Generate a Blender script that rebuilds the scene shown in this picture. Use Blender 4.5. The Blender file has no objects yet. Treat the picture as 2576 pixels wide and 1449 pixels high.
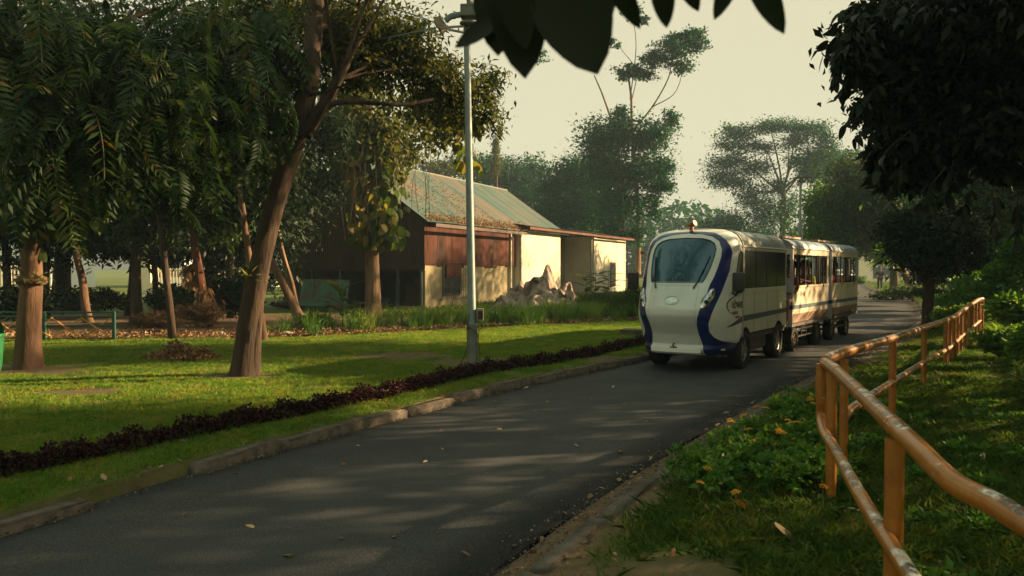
import bpy, bmesh, math, random
import numpy as np
from mathutils import Vector, Matrix
R = math.radians
sc = bpy.context.scene
col = sc.collection
# ---------------------------------------------------------------- camera
CAMH = 1.6; F = 2000.0; W2, H2 = 1288.0, 724.5
PITCH = math.atan(49.5 / F)
cd = bpy.data.cameras.new('camera'); cam = bpy.data.objects.new('camera', cd); col.objects.link(cam)
cam.location = (0, 0, CAMH); cam.rotation_euler = (math.pi/2 - PITCH, 0, 0)
cd.sensor_width = 36; cd.lens = 36*F/2576; cd.clip_start = .05; cd.clip_end = 1500
cd.dof.use_dof = True; cd.dof.focus_distance = 14; cd.dof.aperture_fstop = 5
sc.camera = cam
# ---------------------------------------------------------------- light
SUN_EL = R(19); SUN_AZ = math.atan2(1.0, .24)       # azimuth from +Y towards +X
world = bpy.data.worlds.new('World'); sc.world = world; world.use_nodes = True
nt = world.node_tree; nt.nodes.clear()
wo = nt.nodes.new('ShaderNodeOutputWorld'); bg = nt.nodes.new('ShaderNodeBackground')
sky = nt.nodes.new('ShaderNodeTexSky'); sky.sky_type = 'NISHITA'; sky.sun_disc = False
sky.sun_elevation = SUN_EL; sky.sun_rotation = SUN_AZ; sky.dust_density = 5; sky.air_density = 1.2; sky.ozone_density = 1
mn = nt.nodes.new('ShaderNodeVectorMath'); mn.operation = 'MINIMUM'
SKY_S = .14
CAP = (.208, .194, .134)                            # thick even evening haze: the sky never gets brighter than this
mn.inputs[1].default_value = [c / SKY_S for c in CAP]
mixs = nt.nodes.new('ShaderNodeMix'); mixs.data_type = 'RGBA'; mixs.inputs[0].default_value = .22
mixs.inputs[7].default_value = (*[c / SKY_S for c in CAP], 1)      # even veil of haze over the whole sky
nt.links.new(sky.outputs[0], mixs.inputs[6]); nt.links.new(mixs.outputs[2], mn.inputs[0]); nt.links.new(mn.outputs[0], bg.inputs[0])
bg.inputs[1].default_value = SKY_S
nt.links.new(bg.outputs[0], wo.inputs[0])
sd = bpy.data.lights.new('sun', 'SUN'); sun = bpy.data.objects.new('sun', sd); col.objects.link(sun)
sd.energy = 5.0; sd.angle = R(.6); sd.color = (1, .70, .38)
SDIR = Vector((math.sin(SUN_AZ)*math.cos(SUN_EL), math.cos(SUN_AZ)*math.cos(SUN_EL), math.sin(SUN_EL)))
sun.rotation_euler = SDIR.to_track_quat('Z', 'Y').to_euler()
sc.view_settings.view_transform = 'Standard'; sc.view_settings.look = 'None'
sc.view_settings.gamma = 1; sc.view_settings.exposure = 1.86
sc.view_settings.use_curve_mapping = False
sc.cycles.use_denoising = True
sc.cycles.max_bounces = 6; sc.cycles.transparent_max_bounces = 8; sc.cycles.volume_bounces = 0
sc.cycles.sample_clamp_indirect = 4

# ---------------------------------------------------------------- helpers
def at(px, py, Y):
    """a point of the place at forward distance Y, from where it shows on the 2576 px wide plate"""
    u = (px - W2)/F; v = (H2 - py)/F
    dy = math.cos(PITCH) + v*math.sin(PITCH); dz = -math.sin(PITCH) + v*math.cos(PITCH)
    k = Y/dy
    return Vector((u*k, Y, CAMH + dz*k))
def gp(px, py, z=0.0):
    u = (px - W2)/F; v = (H2 - py)/F
    dy = math.cos(PITCH) + v*math.sin(PITCH); dz = -math.sin(PITCH) + v*math.cos(PITCH)
    k = (z - CAMH)/dz
    return Vector((u*k, dy*k, z))
def tag(o, label=None, cat=None, group=None, kind=None):
    if label: o['label'] = label
    if cat: o['category'] = cat
    if group: o['group'] = group
    if kind: o['kind'] = kind
    return o
def empty(name, loc=(0, 0, 0), rz=0, label=None, cat=None, group=None, kind=None):
    o = bpy.data.objects.new(name, None); col.objects.link(o); o.location = loc; o.rotation_euler = (0, 0, rz)
    o.empty_display_size = .2
    return tag(o, label, cat, group, kind)
def link(name, me, parent=None, loc=(0, 0, 0), rot=(0, 0, 0), scale=(1, 1, 1)):
    o = bpy.data.objects.new(name, me); col.objects.link(o); o.parent = parent
    o.location = loc; o.rotation_euler = rot; o.scale = scale
    return o
def mesh_np(name, V, Fq, m=None, smooth=False, attr=None):
    V = np.asarray(V, dtype=np.float32); Fq = np.asarray(Fq, dtype=np.int32)
    me = bpy.data.meshes.new(name); n, k = Fq.shape
    me.vertices.add(len(V)); me.vertices.foreach_set('co', V.ravel())
    me.loops.add(n*k); me.loops.foreach_set('vertex_index', Fq.ravel())
    me.polygons.add(n); me.polygons.foreach_set('loop_start', np.arange(0, n*k, k, dtype=np.int32))
    me.update(calc_edges=True)
    if smooth: me.polygons.foreach_set('use_smooth', np.ones(n, dtype=bool))
    if attr:
        for an, (dom, val) in attr.items():
            a = me.attributes.new(an, 'FLOAT', dom); a.data.foreach_set('value', np.asarray(val, dtype=np.float32))
    if m: me.materials.append(m)
    return me
class MB:
    """collects boxes, tubes and panels of one part"""
    def __init__(s): s.v = []; s.f = []; s.mi = []; s.cur = 0
    def add(s, V, Fs):
        b = len(s.v); s.v += [tuple(p) for p in V]; s.f += [tuple(b+i for i in f) for f in Fs]; s.mi += [s.cur]*len(Fs)
        return s
    def box(s, x0, x1, y0, y1, z0, z1):
        V = [(x0,y0,z0),(x1,y0,z0),(x1,y1,z0),(x0,y1,z0),(x0,y0,z1),(x1,y0,z1),(x1,y1,z1),(x0,y1,z1)]
        return s.add(V, [(0,3,2,1),(4,5,6,7),(0,1,5,4),(1,2,6,5),(2,3,7,6),(3,0,4,7)])
    def obox(s, c, ax, ay, az):
        c = Vector(c); ax = Vector(ax); ay = Vector(ay); az = Vector(az); V = []
        for k in (-1, 1):
            for (i, j) in ((-1,-1),(1,-1),(1,1),(-1,1)): V.append(c + ax*i + ay*j + az*k)
        return s.add(V, [(0,3,2,1),(4,5,6,7),(0,1,5,4),(1,2,6,5),(2,3,7,6),(3,0,4,7)])
    def tube(s, pts, rad, n=8, cap=True):
        V, Fs = tube_geo(pts, rad, n); 
        if cap:
            Fs = list(Fs); Fs.append(tuple(range(n))[::-1]); L = len(V); Fs.append(tuple(range(L-n, L)))
        return s.add(V, [tuple(f) for f in Fs])
    def prism(s, poly, off, axis):
        """poly: closed list of 3D points, extruded by vector off"""
        n = len(poly); off = Vector(off); V = [Vector(p) for p in poly] + [Vector(p)+off for p in poly]
        return s.add(V, [tuple(range(n))[::-1], tuple(range(n, 2*n))] + [(i, (i+1) % n, n+(i+1) % n, n+i) for i in range(n)])
    def build(s, name, m, parent=None, smooth=False, base=None, bevel=0, loc=(0, 0, 0), rz=0):
        me = bpy.data.meshes.new(name); V = s.v
        if base is not None: V = [(a-base[0], b-base[1], c-base[2]) for a, b, c in V]
        me.from_pydata(V, [], s.f); me.validate()
        ms = m if isinstance(m, (list, tuple)) else [m]
        for q in ms: me.materials.append(q)
        if len(ms) > 1 and len(me.polygons) == len(s.mi): me.polygons.foreach_set('material_index', s.mi)
        bm = bmesh.new(); bm.from_mesh(me); bmesh.ops.recalc_face_normals(bm, faces=bm.faces)
        if bevel:
            bmesh.ops.bevel(bm, geom=[e for e in bm.edges if e.is_manifold and e.calc_face_angle(0) > .6], offset=bevel, segments=2, affect='EDGES', profile=.6, clamp_overlap=True)
        bm.to_mesh(me); bm.free()
        if smooth:
            me.polygons.foreach_set('use_smooth', [True]*len(me.polygons))
            try: me.set_sharp_from_angle(angle=R(40))
            except Exception: pass
        return link(name, me, parent, loc, (0, 0, rz))
def tube_geo(pts, rad, n=8, wob=0, rng=None, wobscale=1.0):
    P = np.array([tuple(p) for p in pts], dtype=float); k = len(P)
    rad = np.full(k, rad, dtype=float) if np.isscalar(rad) else np.array(rad, dtype=float)
    T = np.gradient(P, axis=0); T /= np.linalg.norm(T, axis=1)[:, None] + 1e-9
    ref = np.array([0, 0, 1.]) if abs(T[0][2]) < .8 else np.array([1., 0, 0])
    V = np.zeros((k, n, 3)); a = np.arange(n)*2*math.pi/n
    u = np.cross(T[0], ref); u /= np.linalg.norm(u)
    ph = rng.rand(4)*6 if rng is not None else np.zeros(4)
    for i in range(k):
        u = u - T[i]*np.dot(u, T[i]); u /= np.linalg.norm(u)+1e-9; w = np.cross(T[i], u)
        rr = rad[i]*np.ones(n)
        if wob: rr = rr*(1 + wob*(np.sin(2*a+ph[0]+i*.25*wobscale)*.6 + np.sin(3*a+ph[1]-i*.35*wobscale)*.5 + np.sin(5*a+ph[2]+i*.2)*.3))
        V[i] = P[i] + np.outer(np.cos(a)*rr, u) + np.outer(np.sin(a)*rr, w)
    Fs = []
    for i in range(k-1):
        for j in range(n): Fs.append((i*n+j, i*n+(j+1) % n, (i+1)*n+(j+1) % n, (i+1)*n+j))
    return V.reshape(-1, 3), np.array(Fs)
def spline(pts, n=6):
    P = [np.array(tuple(p), dtype=float) for p in pts]; P = [2*P[0]-P[1]] + P + [2*P[-1]-P[-2]]; out = []
    for i in range(1, len(P)-2):
        for t in np.linspace(0, 1, n, endpoint=False):
            a, b, c, d = P[i-1:i+3]
            out.append(.5*((2*b)+(-a+c)*t+(2*a-5*b+4*c-d)*t*t+(-a+3*b-3*c+d)*t**3))
    out.append(P[-2]); return np.array(out)
# ---------------------------------------------------------------- materials
def newmat(name):
    m = bpy.data.materials.new(name); m.use_nodes = True; n = m.node_tree; n.nodes.clear()
    return m, n, n.nodes.new('ShaderNodeOutputMaterial')
def N(n, t, **kw):
    x = n.nodes.new(t)
    for k, v in kw.items(): setattr(x, k, v)
    return x
def ramp(n, fac, stops):
    r = N(n, 'ShaderNodeValToRGB'); e = r.color_ramp.elements
    e[0].position = stops[0][0]; e[0].color = (*stops[0][1], 1); e[1].position = stops[-1][0]; e[1].color = (*stops[-1][1], 1)
    for p, c in stops[1:-1]:
        q = e.new(p); q.color = (*c, 1)
    n.links.new(fac, r.inputs[0]); return r.outputs[0]
def noise(n, scale, detail=4, rough=.6, coord=None, stretch=None):
    tc = N(n, 'ShaderNodeTexCoord'); src = tc.outputs['Object'] if coord is None else coord
    if stretch:
        mp = N(n, 'ShaderNodeMapping'); mp.inputs['Scale'].default_value = stretch; n.links.new(src, mp.inputs[0]); src = mp.outputs[0]
    t = N(n, 'ShaderNodeTexNoise'); t.inputs['Scale'].default_value = scale; t.inputs['Detail'].default_value = detail
    t.inputs['Roughness'].default_value = rough; n.links.new(src, t.inputs['Vector']); return t.outputs[0]
def mat(name, c, c2=None, scale=3, rough=.7, metal=0, bump=0, bscale=30, stretch=None, lo=.35, hi=.65, spec=.4, coat=0, dist=.01):
    m, n, out = newmat(name); b = N(n, 'ShaderNodeBsdfPrincipled')
    b.inputs['Roughness'].default_value = rough; b.inputs['Metallic'].default_value = metal
    b.inputs['Specular IOR Level'].default_value = spec; b.inputs['Coat Weight'].default_value = coat
    if c2 is None: c2 = tuple(x*.78 for x in c)
    n.links.new(ramp(n, noise(n, scale, 5, .6, stretch=stretch), [(lo, c), (hi, c2)]), b.inputs['Base Color'])
    if bump:
        bp = N(n, 'ShaderNodeBump'); bp.inputs['Strength'].default_value = bump; bp.inputs['Distance'].default_value = dist
        n.links.new(noise(n, bscale, 6, .65, stretch=stretch), bp.inputs['Height']); n.links.new(bp.outputs[0], b.inputs['Normal'])
    n.links.new(b.outputs[0], out.inputs[0]); return m
def leafmat(name, stops, trans=.35, rough=.55, inst=False, tcol=None, spec=.18):
    """leaf: colour from the per-leaf attribute tint (or per-instance random), part of the light goes through"""
    m, n, out = newmat(name)
    if inst: src = N(n, 'ShaderNodeObjectInfo').outputs['Random']
    else:
        a = N(n, 'ShaderNodeAttribute'); a.attribute_name = 'tint'; src = a.outputs['Fac']
    c = ramp(n, src, stops)
    b = N(n, 'ShaderNodeBsdfPrincipled'); b.inputs['Roughness'].default_value = rough; b.inputs['Specular IOR Level'].default_value = spec
    n.links.new(c, b.inputs['Base Color'])
    t = N(n, 'ShaderNodeBsdfTranslucent')
    g = N(n, 'ShaderNodeMix', data_type='RGBA', blend_type='MULTIPLY'); g.inputs[0].default_value = 1
    n.links.new(c, g.inputs[6]); g.inputs[7].default_value = (*(tcol or (1.5, 1.5, .5)), 1); n.links.new(g.outputs[2], t.inputs[0])
    mx = N(n, 'ShaderNodeMixShader'); mx.inputs[0].default_value = trans
    n.links.new(b.outputs[0], mx.inputs[1]); n.links.new(t.outputs[0], mx.inputs[2]); n.links.new(mx.outputs[0], out.inputs[0]); return m
def barkmat(name, c, c2, spec=.1):
    return mat(name, c, c2, scale=5, rough=.9, bump=1.0, bscale=16, stretch=(1, 1, .22), spec=spec, dist=.03)
M = {}
M['bark'] = barkmat('bark', (.15, .088, .055), (.07, .044, .03))
M['bark_brown'] = barkmat('bark brown', (.075, .052, .038), (.032, .024, .019))
M['bark_dark'] = barkmat('bark dark', (.065, .045, .032), (.028, .021, .017))
M['bark_red'] = barkmat('bark red', (.15, .065, .04), (.07, .035, .025))
M['bark_pale'] = barkmat('bark pale', (.27, .175, .11), (.13, .085, .055))
M['wood_far'] = barkmat('bark far', (.12, .09, .06), (.06, .045, .03))
M['lf_frond'] = leafmat('leaf frond', [(0, (.012, .03, .015)), (.6, (.028, .058, .022)), (.9, (.075, .105, .035)), (1, (.12, .07, .025))], .3)
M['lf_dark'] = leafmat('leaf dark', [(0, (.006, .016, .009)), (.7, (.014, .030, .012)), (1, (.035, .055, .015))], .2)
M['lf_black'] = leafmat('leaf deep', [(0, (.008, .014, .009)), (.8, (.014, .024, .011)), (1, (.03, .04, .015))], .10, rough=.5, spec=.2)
M['lf_mid'] = leafmat('leaf mid', [(0, (.015, .035, .014)), (.6, (.032, .062, .018)), (1, (.09, .10, .03))], .35)
M['lf_gold'] = leafmat('leaf gold', [(0, (.03, .045, .015)), (.5, (.07, .085, .022)), (1, (.16, .13, .035))], .35)
M['lf_vine'] = leafmat('leaf vine', [(0, (.03, .055, .018)), (.6, (.07, .10, .028)), (1, (.20, .17, .05))], .45)
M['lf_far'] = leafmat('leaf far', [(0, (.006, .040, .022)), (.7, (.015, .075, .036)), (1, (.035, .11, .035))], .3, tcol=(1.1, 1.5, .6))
M['lf_bright'] = leafmat('leaf bright', [(0, (.035, .10, .022)), (.6, (.075, .17, .03)), (1, (.16, .22, .035))], .4)
M['lf_brush'] = leafmat('withered brush', [(0, (.03, .02, .014)), (.7, (.075, .045, .028)), (1, (.13, .08, .045))], .15, rough=.8)
M['lf_yellow'] = leafmat('leaf yellow', [(0, (.10, .12, .01)), (.6, (.19, .17, .015)), (1, (.30, .20, .02))], .4)
M['lf_purple'] = leafmat('leaf purple', [(0, (.014, .007, .009)), (.8, (.035, .010, .013)), (1, (.06, .022, .014))], .25, tcol=(1.8, .6, .7))
M['lf_dry'] = leafmat('leaf dry', [(0, (.12, .07, .04)), (.6, (.28, .17, .09)), (1, (.46, .32, .18))], .15, rough=.8, tcol=(1.3, 1, .6))
M['grass'] = leafmat('grass blades', [(0, (.085, .17, .026)), (.6, (.14, .23, .034)), (1, (.25, .23, .055))], .42, rough=.6, inst=True)
M['grass_rough'] = leafmat('rough grass blades', [(0, (.03, .075, .012)), (.7, (.06, .11, .016)), (1, (.13, .12, .03))], .4, rough=.6, inst=True)
M['grass_tall'] = leafmat('tall grass blades', [(0, (.05, .12, .028)), (.7, (.10, .19, .04)), (1, (.20, .22, .06))], .4, rough=.6, inst=True)
M['petal'] = leafmat('petals', [(0, (.55, .20, .01)), (1, (.75, .38, .02))], .3, tcol=(1, .9, .5))
# ---------------------------------------------------------------- ground and road
LY = [-30, -5, 0, 3.5, 4.74, 6.15, 7.8, 9.8, 11.4, 13.7, 16.5, 24, 32, 45, 58, 71, 91, 115, 400]
LX = [-22, -8, -5.4, -3.65, -3.05, -2.45, -1.51, -.43, .64, 2.27, 4.3, 8.9, 13, 18.0, 22.3, 27.3, 36.5, 46.5, 170]
RY = [-30, -5, 0, 3, 4.13, 5.2, 6.2, 7.7, 9.3, 12, 16, 25.6, 33, 45, 58, 71, 91, 115, 400]
RX = [-16, -4.5, -2.0, -.65, -.08, .45, 1.0, 1.9, 2.85, 4.6, 7.5, 13.2, 16.9, 21.9, 26.3, 31.5, 41, 51, 175]
def smooth_tab(Y, X):
    yy = np.linspace(-30, 400, 4301); xx = np.interp(yy, Y, X); k = np.ones(9)/9
    xs = np.convolve(np.pad(xx, 4, mode='edge'), k, mode='valid'); return yy, xs
_ly, _lx = smooth_tab(LY, LX); _ry, _rx = smooth_tab(RY, RX)
def XL(y): return np.interp(y, _ly, _lx)
def XR(y): return np.interp(y, _ry, _rx)
def sstep(t): t = np.clip(t, 0, 1); return t*t*(3-2*t)
def bump2(x, y): return np.sin(x*1.3+y*.7)*.5 + np.sin(x*.6-y*1.1+1.3)*.5 + np.sin(x*3.1+y*2.3)*.2
def Hz(x, y):
    x = np.asarray(x, float); y = np.asarray(y, float); xl = XL(y); xr = XR(y); d = x - xr; dl = xl - x
    zr = .02 + .08*sstep(d/.9) + .015*bump2(x, y)*sstep(d/.6)
    st = np.interp(y, [0, 4, 8, 12, 60], [3.4, 3.4, 3.2, 2.9, 3.0])
    zr = zr + np.where(d > st, 2.6*(1-np.exp(-(d-st)*.17)), 0)*np.interp(y, [30, 60], [1, .35])
    zl = .10 + .012*bump2(x, y)*sstep((dl-.3)/.8) - .03*sstep((dl-.12)/.1)*sstep((.5-dl)/.3)
    z = np.where(d > 0.02, zr, np.where(dl > .11, zl, -.05))
    return z
def hz(x, y): return float(Hz(x, y))
def grow(a, b, n, e=1.0): return a + (b-a)*np.linspace(0, 1, n)**e
rows = np.concatenate([[-40, -15, -5, -2], np.arange(-1, 30, .25), np.arange(30, 60, 1), grow(60, 120, 20), grow(125, 700, 20, 1.8)])
offL = np.concatenate([-grow(.12, 20, 60, 1.6)[::-1]])
offL = np.concatenate([[-700, -300, -150, -80, -50, -35, -26], offL, [-.105]])
offR = np.concatenate([[.0, .03], grow(.1, 22, 60, 1.5), [28, 36, 50, 80, 150, 300, 700]])
V = []
for y in rows:
    yy = min(y, 399); xl, xr = float(XL(yy)), float(XR(yy))
    xs = np.concatenate([xl+offL, xr+offR]); 
    z = Hz(xs, np.full(len(xs), yy)); V.append(np.stack([xs, np.full(len(xs), y), z], 1))
nc = len(offL)+len(offR); nr = len(rows); V = np.concatenate(V)
I = np.arange(nr*nc).reshape(nr, nc)
Fq = np.stack([I[:-1, :-1], I[:-1, 1:], I[1:, 1:], I[1:, :-1]], -1).reshape(-1, 4)
# ground: grass thatch with worn soil and litter
m, n, out = newmat('ground'); b = N(n, 'ShaderNodeBsdfPrincipled'); b.inputs['Roughness'].default_value = .95; b.inputs['Specular IOR Level'].default_value = .1
g = ramp(n, noise(n, 6, 6, .7), [(.3, (.06, .095, .016)), (.7, (.10, .13, .024))])
s = ramp(n, noise(n, 9, 6, .7), [(.3, (.085, .06, .04)), (.7, (.165, .115, .07))])
fac = ramp(n, noise(n, .55, 6, .75, stretch=(1, 1.8, 1)), [(.52, (0, 0, 0)), (.66, (1, 1, 1))])
bare = N(n, 'ShaderNodeAttribute'); bare.attribute_name = 'bare'
ad = N(n, 'ShaderNodeMath', operation='ADD', use_clamp=True); n.links.new(fac, ad.inputs[0]); n.links.new(bare.outputs['Fac'], ad.inputs[1])
mx = N(n, 'ShaderNodeMix', data_type='RGBA'); n.links.new(ad.outputs[0], mx.inputs[0]); n.links.new(g, mx.inputs[6]); n.links.new(s, mx.inputs[7])
n.links.new(mx.outputs[2], b.inputs['Base Color'])
bp = N(n, 'ShaderNodeBump'); bp.inputs['Strength'].default_value = .8; bp.inputs['Distance'].default_value = .02
n.links.new(noise(n, 35, 6, .7), bp.inputs['Height']); n.links.new(bp.outputs[0], b.inputs['Normal']); n.links.new(b.outputs[0], out.inputs[0])
M['ground'] = m
def bedline(x):      # far edge of the lawn, where the planted bed begins
    return np.interp(x, [-40, -14, -9, -6, -4, -1.5, 1, 4, 9], [17.3, 16.9, 16.7, 16.9, 17.6, 19.5, 21.2, 23, 27])
def bare_at(x, y):
    dl = XL(y)-x; d = x-XR(y); r = np.zeros_like(x)
    r = np.maximum(r, sstep((.45-dl)/.35)*(dl > 0)*.55)
    r = np.maximum(r, sstep((.75-d)/.4)*(d > 0))
    for cx, cy, rr in ((-7.3, 11.7, .9), (-3.75, 11.0, .55), (-.55, 12.6, .8), (-1.9, 13.6, .7), (1.6, 13.2, .6), (.75, 3.9, .45), (-2.0, 9.2, .35), (-7.5, 9.2, .9), (-5.2, 9.6, .5)):
        r = np.maximum(r, sstep(1.3-np.hypot((x-cx)*.8, (y-cy)*1.3)/rr)*.9)
    r = np.maximum(r, sstep((y-bedline(x))/.5)*(dl > 0)*(y < bedline(x)+9))
    return r
me = mesh_np('ground', V, Fq, M['ground'], True, {'bare': ('POINT', bare_at(V[:, 0], np.minimum(V[:, 1], 399)))})
tag(link('ground', me), 'green lawn and earth verges on both sides of the winding road', kind='structure')
# road
ry = np.concatenate([np.arange(-30, 30, .4), np.arange(30, 120, 2), grow(120, 380, 20)]); ac = np.array([-.02, .02, .06, .12, .25, .5, .75, .86, .92, .96, 1.0, 1.02])
Vr = []; A = []
rng = np.random.RandomState(3)
for i, y in enumerate(ry):
    xl, xr = XL(y), XR(y)
    for a in ac:
        x = xl + (xr-xl)*a
        if a > 1: x = xr + .03 + .035*math.sin(y*5.1) + .03*math.sin(y*13.7) + .02*rng.randn()
        z = .0 + .012*math.sin(math.pi*np.clip(a, 0, 1))
        if a > 1: z = .012
        if a > .99 and a <= 1: z = .026
        Vr.append((x, y, z)); A.append(a)
nc = len(ac); I = np.arange(len(ry)*nc).reshape(len(ry), nc); Fq = np.stack([I[:-1, :-1], I[:-1, 1:], I[1:, 1:], I[1:, :-1]], -1).reshape(-1, 4)
m, n, out = newmat('asphalt'); b = N(n, 'ShaderNodeBsdfPrincipled'); b.inputs['Specular IOR Level'].default_value = .12
c1 = ramp(n, noise(n, 1.1, 6, .7, stretch=(.5, 1, 1)), [(.3, (.042, .046, .050)), (.7, (.072, .073, .072))])
c2 = ramp(n, noise(n, 95, 4, .85), [(.38, (.45, .45, .46)), (.55, (1.0, 1.0, 1.0)), (.68, (2.4, 2.2, 2.0))])
mx = N(n, 'ShaderNodeMix', data_type='RGBA', blend_type='MULTIPLY'); mx.inputs[0].default_value = 1; n.links.new(c1, mx.inputs[6]); n.links.new(c2, mx.inputs[7])
at_ = N(n, 'ShaderNodeAttribute'); at_.attribute_name = 'across'
e = ramp(n, at_.outputs['Fac'], [(0, (.8, .8, .8)), (.1, (1, 1, 1)), (.5, (1.1, 1.1, 1.1)), (.84, (1, 1, 1)), (.93, (.42, .42, .44)), (1, (.35, .35, .36))])
m2 = N(n, 'ShaderNodeMix', data_type='RGBA', blend_type='MULTIPLY'); m2.inputs[0].default_value = 1; n.links.new(mx.outputs[2], m2.inputs[6]); n.links.new(e, m2.inputs[7])
n.links.new(m2.outputs[2], b.inputs['Base Color'])
rr = ramp(n, noise(n, 2.2, 5, .6), [(.3, (.75,)*3), (.7, (.95,)*3)]); n.links.new(rr, b.inputs['Roughness'])
bp = N(n, 'ShaderNodeBump'); bp.inputs['Strength'].default_value = .9; bp.inputs['Distance'].default_value = .006
n.links.new(noise(n, 120, 5, .8), bp.inputs['Height']); n.links.new(bp.outputs[0], b.inputs['Normal']); n.links.new(b.outputs[0], out.inputs[0])
M['asphalt'] = m
tag(link('road', mesh_np('road', Vr, Fq, m, True, {'across': ('POINT', A)})), 'dark asphalt road curving away to the right between grass verges', kind='structure')
# kerb stones
M['concrete'] = mat('concrete', (.15, .12, .095), (.07, .06, .048), scale=9, rough=.95, bump=1, bscale=45, spec=.15)
M['concrete_pale'] = mat('pale concrete', (.13, .115, .095), (.065, .055, .045), scale=5, rough=.95, bump=.8, bscale=60, spec=.15)
def stone_mesh(rng, L, wd, h, name):
    bm = bmesh.new(); bmesh.ops.create_cube(bm, size=1)
    for v in bm.verts: v.co = Vector((v.co.x*wd, v.co.y*L, (v.co.z+.5)*h))
    bmesh.ops.subdivide_edges(bm, edges=[e for e in bm.edges if abs(e.verts[0].co.y-e.verts[1].co.y) > .1], cuts=4)
    bmesh.ops.bevel(bm, geom=[e for e in bm.edges if e.calc_face_angle(0) > .8 and min(v.co.z for v in e.verts) > .01], offset=.018, segments=2, affect='EDGES', clamp_overlap=True)
    for v in bm.verts: v.co += Vector((rng.randn()*.004, rng.randn()*.004, rng.randn()*.004))
    me = bpy.data.meshes.new(name); bm.to_mesh(me); bm.free(); me.materials.append(M['concrete'] if h > .15 else M['concrete_pale'])
    me.polygons.foreach_set('use_smooth', [True]*len(me.polygons)); return me
rng = np.random.RandomState(11)
kl = empty('kerb', (0, 0, 0)); tag(kl, 'row of worn concrete kerb stones along the left edge of the road', kind='structure')
kms = [stone_mesh(rng, .88, .15, .21, 'kerb_stone') for _ in range(5)]
y = 1.2
k = 0
while y < 62:
    dx = float(XL(y+.3)-XL(y-.3)); th = math.atan2(dx, .6); L = .9
    yc = y + .5*L*math.cos(th); xc = float(XL(yc)) - .04
    dz = -.022*rng.rand()
    skip = 5.35 < yc < 6.05
    if yc < 5.3: dz = -.035 - .02*rng.rand()
    if not skip:
        o = link('kerb_stone', kms[k % 5], kl, (xc + rng.randn()*.012, yc, -.095+dz+rng.randn()*.006), (rng.randn()*.012, rng.randn()*.02, -th + rng.randn()*.015))
    y += L*math.cos(th) + .01; k += 1
kr = empty('kerb', (0, 0, 0)); tag(kr, 'flush concrete edging slabs half buried beside the right edge of the road', kind='structure')
kms = [stone_mesh(rng, .98, .13, .12, 'kerb_stone') for _ in range(3)]
y = 2.2; k = 0
while y < 40:
    dx = float(XR(y+.3)-XR(y-.3)); th = math.atan2(dx, .6); yc = y + .5*math.cos(th); xc = float(XR(yc)) + .26
    link('kerb_stone', kms[k % 3], kr, (xc, yc, hz(xc, yc)-.102+rng.randn()*.004), (0, rng.randn()*.03, -th+rng.randn()*.02))
    y += 1.0*math.cos(th); k += 1
# ---------------------------------------------------------------- the long shed
HC = Vector((-3.1, 27.8, .1)); HA = math.atan2(.423, .906)      # corner; local +Y runs along the side, local +X faces the lawn side
house = empty('shed', HC, -HA, 'long cream walled shed with rusty corrugated cladding and leaf strewn green roof', 'building')
M['wall'] = mat('cream plaster', (.60, .55, .42), (.48, .43, .32), scale=1.1, rough=.95, bump=.25, bscale=50, spec=.1)
M['wall_shaded'] = mat('shaded cream plaster', (.38, .32, .20), (.25, .21, .13), scale=1.4, rough=.95, bump=.25, bscale=50, spec=.1)  # darker copy of the cream plaster, with the shade put into the colour
M['rust'] = mat('rusty sheet', (.16, .055, .032), (.07, .035, .027), scale=1.2, rough=.8, bump=.3, bscale=40, stretch=(1, 1, .3), spec=.2)
M['rust_dark'] = mat('dark brown sheet', (.075, .047, .036), (.042, .029, .023), scale=1.2, rough=.8, stretch=(1, 1, .3), spec=.2)
M['roof'] = mat('green roof sheet', (.05, .095, .085), (.12, .10, .075), scale=.45, rough=.6, bump=.2, bscale=30, stretch=(.4, 1, 1), lo=.42, hi=.62)
M['roof_old'] = mat('brown lean-to sheet', (.11, .07, .055), (.065, .045, .035), scale=2, rough=.8)
M['pipe'] = mat('grey pipe', (.34, .33, .30), (.2, .19, .17), scale=8, rough=.6)
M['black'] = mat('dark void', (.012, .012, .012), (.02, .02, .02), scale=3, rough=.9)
M['frame_green'] = mat('grey green frame', (.09, .12, .115), (.05, .065, .06), scale=6, rough=.7)
M['glass_dark'] = mat('dark glass', (.02, .025, .035), (.03, .035, .05), scale=3, rough=.15, spec=.6)
M['teal'] = mat('teal panel', (.10, .27, .23), (.17, .12, .09), scale=2.2, rough=.8, lo=.45, hi=.6)
def corrug(u0, u1, z0, z1, org, ud, nd, pitch=.09, amp=.014, th=.006):
    """a corrugated sheet: along ud, up z (callable heights), normal nd"""
    k = max(4, int((u1-u0)/pitch*4)); V = []; Fs = []
    us = np.linspace(u0, u1, k+1)
    for i, u in enumerate(us):
        a = amp*math.sin(u/pitch*2*math.pi); p = Vector(org) + Vector(ud)*u + Vector(nd)*a
        za = z0(u) if callable(z0) else z0; zb = z1(u) if callable(z1) else z1
        V += [p + Vector((0, 0, za)), p + Vector((0, 0, zb))]
    for i in range(k): Fs.append((2*i, 2*i+2, 2*i+3, 2*i+1))
    return V, Fs
EZ = 3.35; PZ = 5.5; HWD = 3.15
# gable (local y = 0 plane, x from -6.3 to 0); heights
def gz(u): return PZ - abs(u + HWD)/HWD*(PZ-EZ)
for i in range(7):
    u0, u1 = -6.3+i*.9, -6.3+(i+1)*.9
    V_, F_ = corrug(u0, u1+.03, 1.48, gz, (0, .0 - .004*(i % 2), 0), (1, 0, 0), (0, -1, 0))
    mb = MB(); mb.add(V_, F_); mb.build('sheet', M['rust_dark'], house, True)
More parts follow.
